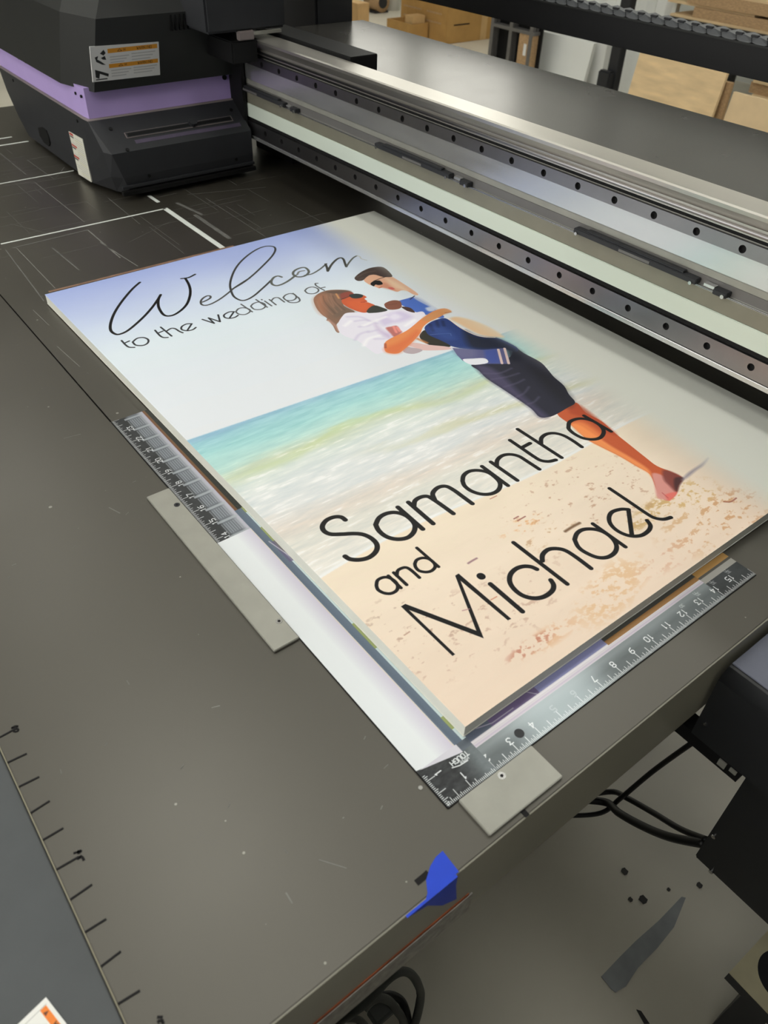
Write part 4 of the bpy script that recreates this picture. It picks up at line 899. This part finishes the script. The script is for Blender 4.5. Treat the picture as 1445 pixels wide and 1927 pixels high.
def hp_(z): return 1.345 - (z - .1745) * .2424
ptsF = [(p[0], hp_(p[2]) - .0016, p[2]) for p in LQ]; ptsB = [(p[0], hp_(p[2]) + .0012, p[2]) for p in LQ]
lb_ = MB().rings([ptsB, ptsF]).build('warning_label', cv.material('hood_label_print'), ca)
X0 = ptsF[0][0]; X1 = ptsF[1][0]; Z0 = ptsF[0][2]; Z1 = ptsF[2][2]
setuv(lb_, lambda v: ((v[0] - X0) / (X1 - X0), (v[2] - Z0) / (Z1 - Z0))); tag(lb_, 'white warning label with two orange bars')
cv = Canvas(30, 80, 6, (222, 220, 206))
for k, yy in enumerate((76, 56, 36)): cv.rect(1, yy - 3, 12 if k else 9, yy + 1, (190, 60, 50)); cv.rect(1, yy - 7, 9, yy - 4, (60, 60, 60), .8)
for k in range(18): cv.stroke([(12 if k % 5 < 3 else 3, 72 - k * 4), (27, 72 - k * 4)], .9, (180, 176, 120) if k % 5 == 1 else (170, 168, 160), .8)
sl = [at(u, v, 'x', .294) for u, v in ((129, 247), (155, 262), (172, 343), (148, 328))]
sl = [(.2943, max(q[1], 1.388), q[2]) for q in sl]
so = MB().rings([[(q[0] + .002, q[1], q[2]) for q in sl], [(q[0] - .0003, q[1], q[2]) for q in sl]]).build('side_label', cv.material('side_label_print'), ca)
ys_ = [q[1] for q in sl]; zs_ = [q[2] for q in sl]
setuv(so, lambda v: ((max(ys_) - v[1]) / (max(ys_) - min(ys_)), (v[2] - min(zs_)) / (max(zs_) - min(zs_)))); tag(so, 'narrow cream label with red lines')

# ================================================================== CONTROL CABINET, CABLES, DOLLY
cc = thing('control_cabinet', 'dark control cabinet with rounded top edge beside the front table corner', 'control cabinet', (.5, -.5, FZ))
CX = .295
prof = [(CX, -.118), (CX, -.034)] + [(CX + .014 - .014 * math.cos(t), -.034 + .014 * math.sin(t)) for t in np.linspace(.1, 1.5, 9)] + [(.9, -.020), (.9, -.118)]
o = MB().prism(prof, 'y', -.9, -.0445).build('upper_box', M['cab'], cc)
for p_ in o.data.polygons:
    if abs(p_.normal.z) < .97 and p_.normal.z > .05: p_.use_smooth = True
tag(bx('lid', (CX + .0145, -.9, -.0201), (.9, -.0445, -.0187), M['cabtop'], cc, .0005), 'grey blue lid')
bx('lower_box', (.330, -.9, -.336), (.9, -.100, -.1185), M['cab'], cc, .0015)
bx('base_plinth', (.66, -.85, FZ), (.88, -.30, -.336), M['cab'], cc)
tag(bx('under_rail', (.297, -.100, -.136), (.318, -.020, -.1183), M['dark'], cc), 'black connector rail')
bx('connector', (.2955, -.086, -.131), (.299, -.078, -.122), M['alu_matt'], cc); bx('connector', (.2955, -.097, -.127), (.299, -.090, -.122), M['alu_matt'], cc)
for u_, v_ in ((1343, 1574), (1338, 1640)):
    q = at(u_, v_, 'x', .329); MB().cyl((.3275, q[1], q[2]), .0026, 'x', .003, 10).build('screw', M['bolt'], cc)
q = at(1327, 1362, 'x', CX); MB().cyl((CX - .0012, q[1], q[2]), .0018, 'x', .002, 10).build('screw', M['bolt'], cc)

def cable(name, pts, r, m, label, cat='cable', group=None):
    P_ = spline(pts, 8); o = MB().tube([tuple(p) for p in P_], r, 8).build(name, m, None, True, base=tuple(P_[0])); return tag(o, label, cat, group)
def fz(L, z): return [at(u, v, 'z', z if not isinstance(z, (list, tuple)) else z[i]) for i, (u, v) in enumerate(L)]
cable('power_cable', fz([(1060, 1535), (1130, 1530), (1170, 1500), (1230, 1450), (1302, 1398)], [-.52, -.50, -.46, -.38, -.30]), .0035, M['cable'], 'thin black cable slanting up under the table toward the cabinet')
cable('power_cable', fz([(1085, 1500), (1150, 1490), (1180, 1502), (1230, 1530), (1280, 1560), (1330, 1580)], [-.50, -.49, -.46, -.42, -.37, -.32]), .0040, M['cable'], 'upper of two black cables running to the lower cabinet box')
cable('power_cable', fz([(1085, 1505), (1140, 1510), (1165, 1530), (1210, 1555), (1260, 1575), (1325, 1588)], [-.50, -.49, -.46, -.42, -.37, -.325]), .0055, M['cable'], 'lower, thicker black cable sagging to the lower cabinet box')
def c5(L): return [(660 + p[0] / 6.02, 1740 + p[1] / 6.02) for p in L]
cable('coiled_cable', fz(c5([(-300, 1200), (0, 1010), (200, 860), (400, 640), (520, 550), (600, 530), (680, 560), (750, 650), (790, 780), (770, 950), (720, 1130), (640, 1300)]), [-.7, -.62, -.60, -.58, -.57, -.57, -.58, -.6, -.64, -.68, -.72, -.79]), .006, M['gcable'], 'largest grey cable loop hanging below the front table edge', 'cable', 'grey cable coil under the table')
cable('coiled_cable', fz(c5([(150, 950), (240, 860), (340, 830), (440, 870), (520, 970), (590, 1080), (620, 1250)]), [-.62, -.62, -.62, -.64, -.66, -.70, -.78]), .006, M['gcable'], 'small inner grey cable loop under the front table edge', 'cable', 'grey cable coil under the table')
cable('coiled_cable', fz(c5([(300, 820), (450, 800), (560, 850), (620, 960), (650, 1120), (640, 1300)]), [-.68, -.68, -.69, -.70, -.73, -.79]), .006, M['cable'], 'dark middle cable loop under the front table edge', 'cable', 'grey cable coil under the table')
cable('coiled_cable', fz(c5([(-200, 1090), (0, 1060), (120, 1100), (200, 1200)]), [-.66, -.66, -.68, -.74]), .005, M['gcable'], 'lowest grey cable end at the bottom edge of the photo', 'cable', 'grey cable coil under the table')
o_ = at(*c5([(350, 975)])[0], 'z', -.66); cn = MB().box(o_ - np.array((.018, .012, .008)), o_ + np.array((.018, .012, .008)), .003).build('cable_plug', M['gcable'], None, base=tuple(o_)); tag(cn, 'pale grey plug among the cable loops under the table', 'plug')

# wooden dolly at the lower right with a dark round well
DZ = -.62
dq = [at(u, v, 'z', DZ)[:2] for u, v in ((1372, 1830), (1450, 1745), (1700, 1960), (1620, 2090))]
dl = thing('wooden_dolly', 'cream wooden stand with a black round opening at the lower right', 'stand', (*np.mean(dq, 0), FZ))
MB().prism(dq, 'z', DZ - .022, DZ - .002).build('side_board', M['black'], dl); 
cen = np.mean([dq[0], dq[1]], 0); dr = np.array(dq[2]) - np.array(dq[1]); dr /= np.hypot(*dr)
cen = np.array(at(1478, 1840, 'z', DZ)[:2])
mb = MB(); n = 48; outer = []; inner = []; inner2 = []
lo_e = np.array(dq); cc0 = lo_e.mean(0)
ax1 = (lo_e[1] - lo_e[0]); L1 = np.hypot(*ax1); ax1 /= L1; ax2 = (lo_e[2] - lo_e[1]); L2 = np.hypot(*ax2); ax2 /= L2
rad = np.hypot(*(np.array(at(1420, 1815, 'z', DZ)[:2]) - cen)) * .9
vs = []; fs = []
def ray_out(t):
    d_ = np.array((math.cos(t), math.sin(t))); best = 9
    for a_, b_ in zip(lo_e, np.roll(lo_e, -1, 0)):
        A_ = np.array([d_, a_ - b_]).T
        try: s_, q_ = np.linalg.solve(A_, a_ - cen)
        except Exception: continue
        if s_ > 0 and -1e-6 <= q_ <= 1 + 1e-6: best = min(best, s_)
    return cen + d_ * best
angs = sorted(list(np.linspace(0, 2 * math.pi, 49)[:-1]) + [math.atan2(*(c_ - cen)[::-1]) % (2 * math.pi) for c_ in lo_e]); n = len(angs)
rad = min(rad, min(np.hypot(*(ray_out(t) - cen)) for t in angs) * .92)
for zz, fn in ((DZ - .002, ray_out), (DZ, ray_out), (DZ, lambda t: cen + rad * np.array((math.cos(t), math.sin(t)))), (DZ - .022, lambda t: cen + rad * np.array((math.cos(t), math.sin(t))))):
    vs += [(*fn(t), zz) for t in angs]
for r_ in range(3):
    for k in range(n): j = (k + 1) % n; fs.append((r_ * n + k, r_ * n + j, (r_ + 1) * n + j, (r_ + 1) * n + k))
MB().add(vs, fs).build('top_board', mat('cream_board', (226, 216, 180), .6, 0, .4, .08, 20), dl)
MB().cyl((cen[0], cen[1], DZ - .0215), rad * .98, 'z', .012, 40).build('round_well', M['dark'], dl)
for k, q in enumerate(dq):
    q2 = np.array(q) + (cc0 - q) * .5; bx('leg', (q2[0] - .02, q2[1] - .02, FZ), (q2[0] + .02, q2[1] + .02, DZ - .022), M['black'], dl)

# ================================================================== BACKGROUND
def plane_y(u, v, X_): p = at(u, v, 'x', X_); return p[1], p[2]
def sheet(name, quad, X_, th, m, label, cat, group=None, tofloor=True, lean=0.0):
    """board facing the camera side, on the plane x = X_, its foot on the floor"""
    q = [plane_y(u, v, X_) for u, v in quad]
    yl, yr = (q[0][0] + q[3][0]) / 2, (q[1][0] + q[2][0]) / 2; zt = (q[0][1] + q[1][1]) / 2
    mb = MB().rings([[(X_ - lean, yl, FZ), (X_ - lean, yr, FZ), (X_ - lean + th, yr, FZ), (X_ - lean + th, yl, FZ)], [(X_, yl, zt), (X_, yr, zt), (X_ + th, yr, zt), (X_ + th, yl, zt)]])
    return tag(mb.build(name, m, None, base=(X_, (yl + yr) / 2, FZ)), label, cat, group)
sheet('plywood_sheet', ((1207, 100), (1373, 138), (1340, 222), (1184, 178)), 4.2, .02, M['ply'], 'large pale plywood sheet standing under the black trough', 'plywood', 'plywood boards', lean=.06)
for k, (m_, c_) in enumerate(((M['ply2'], 'wooden'), (M['lilac'], 'purple edged'), (M['blue'], 'blue edged'), (M['lilac'], 'lilac edged'), (M['ply2'], 'brown'))):
    y_, z_ = plane_y(1376, 142, 4.26 + k * .045)
    b_ = MB().box((4.235 + k * .045, y_ - .03 + .004 * k, FZ), (4.262 + k * .045, y_ + .4, z_ - .03 - .03 * k)).build('board', m_, None, base=(4.25 + k * .045, y_ + .2, FZ))
    tag(b_, ['raw wooden board edge directly behind the large plywood sheet', 'purple painted board edge nearest the plywood sheet', 'blue painted board edge among the stacked edges', 'lilac painted board edge behind the blue one', 'brown board furthest behind the plywood sheet'][k], 'board', 'plywood boards')
sheet('plywood_sheet', ((1384, 174), (1500, 203), (1470, 300), (1350, 262)), 4.0, .02, M['mdf'], 'smooth tan board at the right edge, lower than the plywood sheet', 'plywood', 'plywood boards', lean=.05)
# stacked boards on a table at the top right
ty, tz = plane_y(1330, 60, 4.9)
tb = thing('work_table', 'dark table under the stack of cut boards at the top right', 'table', (5.1, ty - .5, FZ))
zt = plane_y(1330, 62, 4.8)[1]
tz0 = plane_y(1445, 66, 4.8)[1]
yA = plane_y(1262, 20, 4.8)[0]; yB = yA - 1.9
bx('table_top', (4.78, yB, tz0 - .04), (5.7, yA, tz0), M['black'], tb)
for x_, y_ in ((4.85, yA - .06), (4.85, yB + .06), (5.62, yA - .06), (5.62, yB + .06)): bx('leg', (x_ - .03, y_ - .03, FZ), (x_ + .03, y_ + .03, tz0 - .04), M['black'], tb)
z = tz0
yc = yA
labs = ['lowest wide pale board in the stack at the top right', 'brown layered board block above the lowest board', 'second wide pale board, projecting left, in the top right stack', 'dark brown block of boards below the top sheet', 'wide pale top sheet of the board stack', 'orange tan box on top of the board stack']
spec = ((.00, .95, .014, 'ply'), (.16, .60, .055, 'ply2'), (-.05, .62, .014, 'ply'), (.10, .62, .060, 'ply2'), (.02, .74, .014, 'ply'), (.16, .40, .06, 'card2'))
for (dy, L_, h_, m_), lb2 in zip(spec, labs):
    o_ = MB().box((4.80 + rng.uniform(0, .02), yc - dy - L_, z + .0005), (5.5, yc - dy, z + h_)).build('stacked_board' if m_ != 'card2' else 'wooden_box', M[m_], None, base=(5.1, yc - dy - L_ / 2, z)); tag(o_, lb2, 'board' if m_ != 'card2' else 'box', 'boards stacked on the table'); z += h_
z = tz0 + .0145
for dy, L_, h_, m_, lb2 in ((.98, .8, .03, 'ply2', 'brown block of boards at the right edge, beside the tall stack'), (.93, .9, .014, 'ply', 'pale board lying over the brown block at the right edge'), (1.02, .5, .05, 'ply', 'small pale block on top of the right hand board pile')):
    o_ = MB().box((4.82, yc - dy - L_, (z if True else 0) + .0005), (5.5, yc - dy, z + h_)).build('stacked_board', M[m_], None, base=(5.1, yc - dy - L_ / 2, z)); tag(o_, lb2, 'board', 'boards stacked on the table'); z += h_
ys0 = plane_y(1412, 160, 4.86)[0]; zz = FZ
for k in range(5):
    hh = (.07, .06, .07, .06, .07)[k]
    o_ = MB().box((4.84 + .02 * (k % 2), ys0 - .75 - .03 * k, zz + .0005), (5.5, ys0 - .02 * (k % 3), zz + hh)).build('stored_board', M['ply' if k % 2 == 0 else 'ply2'], None, base=(5.1, ys0 - .4, zz)); zz += hh
    tag(o_, ('lowest', 'second lowest', 'middle', 'second highest', 'highest')[k] + ' thick board of the pile under the work table', 'board', 'boards stored under the table')
# white sheet, post
sheet('plastic_board', ((1009, 57), (1117, 81), (1106, 151), (1002, 128)), 4.62, .03, M['wall'], 'pale grey white sheet leaning left of the black post', 'panel', lean=.05)
sheet('plastic_board', ((1119, 30), (1146, 40), (1132, 164), (1107, 150)), 4.70, .05, M['white'], 'narrow white strip panel beside the black post', 'panel', lean=.0)
po = thing('black_post', 'tall black steel post behind the trough', 'post', (4.55, plane_y(1150, 100, 4.55)[0], FZ))
y1_, z1_ = plane_y(1148, 150, 4.55)
bx('post', (4.55, y1_ - .04, FZ), (4.61, y1_ + .04, 2.2), M['black'], po, .004); bx('post_box', (4.50, y1_ - .03, FZ), (4.55, y1_ + .075, plane_y(1140, 130, 4.55)[1]), M['black'], po, .01)
# cardboard boxes on the floor
def cbox(name, px, wx, wy, h, m, label, group, lines=False, openb=False, z0=FZ):
    c = at(px[0], px[1], 'z', z0); t = thing(name, label, 'cardboard box', (c[0] + wx / 2, c[1] + wy / 2, z0), group)
    if not openb: bx('carton', (c[0], c[1], z0), (c[0] + wx, c[1] + wy, z0 + h), m, t, .004)
    else:
        for a, b in (((0, 0, 0), (wx, .012, h)), ((0, wy - .012, 0), (wx, wy, h)), ((0, .012, 0), (.012, wy - .012, h)), ((wx - .012, .012, 0), (wx, wy - .012, h)), ((.012, .012, 0), (wx - .012, wy - .012, .01))):
            bx('carton_wall', (c[0] + a[0], c[1] + a[1], z0 + a[2]), (c[0] + b[0], c[1] + b[1], z0 + b[2]), m, t)
    return t, c
G_ = 'cardboard boxes on the floor'
t, c = cbox('cardboard_box', (838, 84), .62, .62, .75, M['card'], 'large brown cardboard box with printed lines and a tape strip', G_)
for k in range(9):
    for s_ in range(2): bx('printed_line', (c[0] - .001, c[1] + .07 + .27 * s_, c[2] + .68 - k * .068), (c[0], c[1] + .07 + (.24 if s_ else .20) + .27 * s_, c[2] + .692 - k * .068), M['ply2'], t)
bx('tape_strip', (c[0] + .40, c[1] - .001, c[2]), (c[0] + .47, c[1], c[2] + .751), M['card2'], t); bx('printed_line', (c[0] + .08, c[1] - .001, c[2] + .13), (c[0] + .26, c[1], c[2] + .14), M['ink'], t)
mb = MB()
for t_ in np.linspace(0, 6.28, 25)[:-1]:
    pa = np.array((c[0] + .32 + .10 * math.cos(t_), c[2] + .33 + .09 * math.sin(t_))); mb.box((pa[0] - .008, c[1] - .001, pa[1] - .008), (pa[0] + .008, c[1], pa[1] + .008))
mb.build('printed_circle', M['ply2'], t)
cbox('cardboard_box', (772, 80), .19, .33, .13, M['card'], 'smaller open cardboard box left of the large printed one', G_, openb=True)
c = at(772, 80, 'z', FZ); t = thing('cardboard_carton', 'small pale carton standing inside the open box', 'cardboard box', (c[0] + .1, c[1] + .1, FZ + .0105), G_); bx('carton', (c[0] + .03, c[1] + .02, FZ + .0105), (c[0] + .17, c[1] + .12, FZ + .185), M['card2'], t, .003)
cbox('cardboard_box', (673, 54), .13, .30, .19, M['card2'], 'tall narrow pale cardboard box beside the black tower', G_)
cbox('cardboard_box', (592, 58), .13, .5, .12, M['card2'], 'pale open carton glimpsed between carriage arm and black tower', G_)
# dark crate above it
q = at(575, 30, 'y', 6.2); 
t = thing('dark_bin', 'dark grey bin seen between the carriage arm and the tower', 'bin', (q[0], 8.6, FZ)); bx('bin_body', (q[0] - .6, 8.4, FZ), (q[0] + 1.6, 8.9, .8), M['black'], t, .02)
q = at(739, 18, 'z', FZ); t = MB().cyl((q[0], q[1], FZ), .07, 'z', .6, 24).build('white_roll', M['white'], None, True, base=tuple(q)); tag(t, 'white upright roll on the floor near the cardboard boxes', 'roll')
q = at(708, 22, 'z', FZ); t = thing('electric_motor', 'dark brown machine part on the floor beside the white roll', 'machine part', tuple(q))
MB().tube([(q[0], q[1] - .10, FZ + .09), (q[0], q[1] + .10, FZ + .09)], .085, 16).build('motor_body', M['ply2'], t, True); MB().cyl((q[0], q[1] - .11, FZ + .09), .05, 'y', .01, 12).build('motor_cap', M['black'], t); bx('motor_foot', (q[0] - .08, q[1] - .09, FZ), (q[0] + .08, q[1] + .09, FZ + .02), M['black'], t)
q = at(1045, 130, 'z', FZ)
# dark rack with wooden box
rx = 4.35; ra = plane_y(925, 60, rx); rb = plane_y(1003, 80, rx); zb = FZ
rk = thing('steel_rack', 'dark steel rack with grey shelf edges behind the gantry', 'rack', (rx + .2, (ra[0] + rb[0]) / 2, FZ))
zt_ = plane_y(950, 38, rx)[1]
for y_ in (ra[0], (ra[0] + rb[0]) / 2 + .02, rb[0] + .03):
    bx('rack_post', (rx, y_ - .015, FZ), (rx + .03, y_ + .015, zt_ + .25), M['grey'], rk); bx('rack_post', (rx + .04, y_ - .015, FZ), (rx + .06, y_ + .015, zt_ + .25), M['grey'], rk)
for z_ in (FZ + .02, plane_y(950, 55, rx)[1], zt_ + .2): bx('shelf', (rx - .002, rb[0], z_), (rx + .06, ra[0], z_ + .02), M['grey'], rk)
bx('dark_backing', (rx + .061, rb[0] - .02, FZ), (rx + .071, ra[0] + .05, zt_ + .3), M['dark'], rk)  # dark sheet added so the inside of the rack looks dark
y_, z_ = plane_y(985, 95, rx); t = thing('drawer_box', 'brown wooden drawer box with white tag on the rack', 'box', (rx + .2, y_, z_))
bx('drawer_body', (rx + .005, y_ - .07, FZ + .0405), (rx + .058, y_ + .06, plane_y(985, 60, rx)[1]), M['ply2'], t); bx('tag', (rx, y_ - .02, z_ - .03), (rx + .005, y_ + .005, z_ + .04), M['white'], t)
bpy.context.view_layer.update()
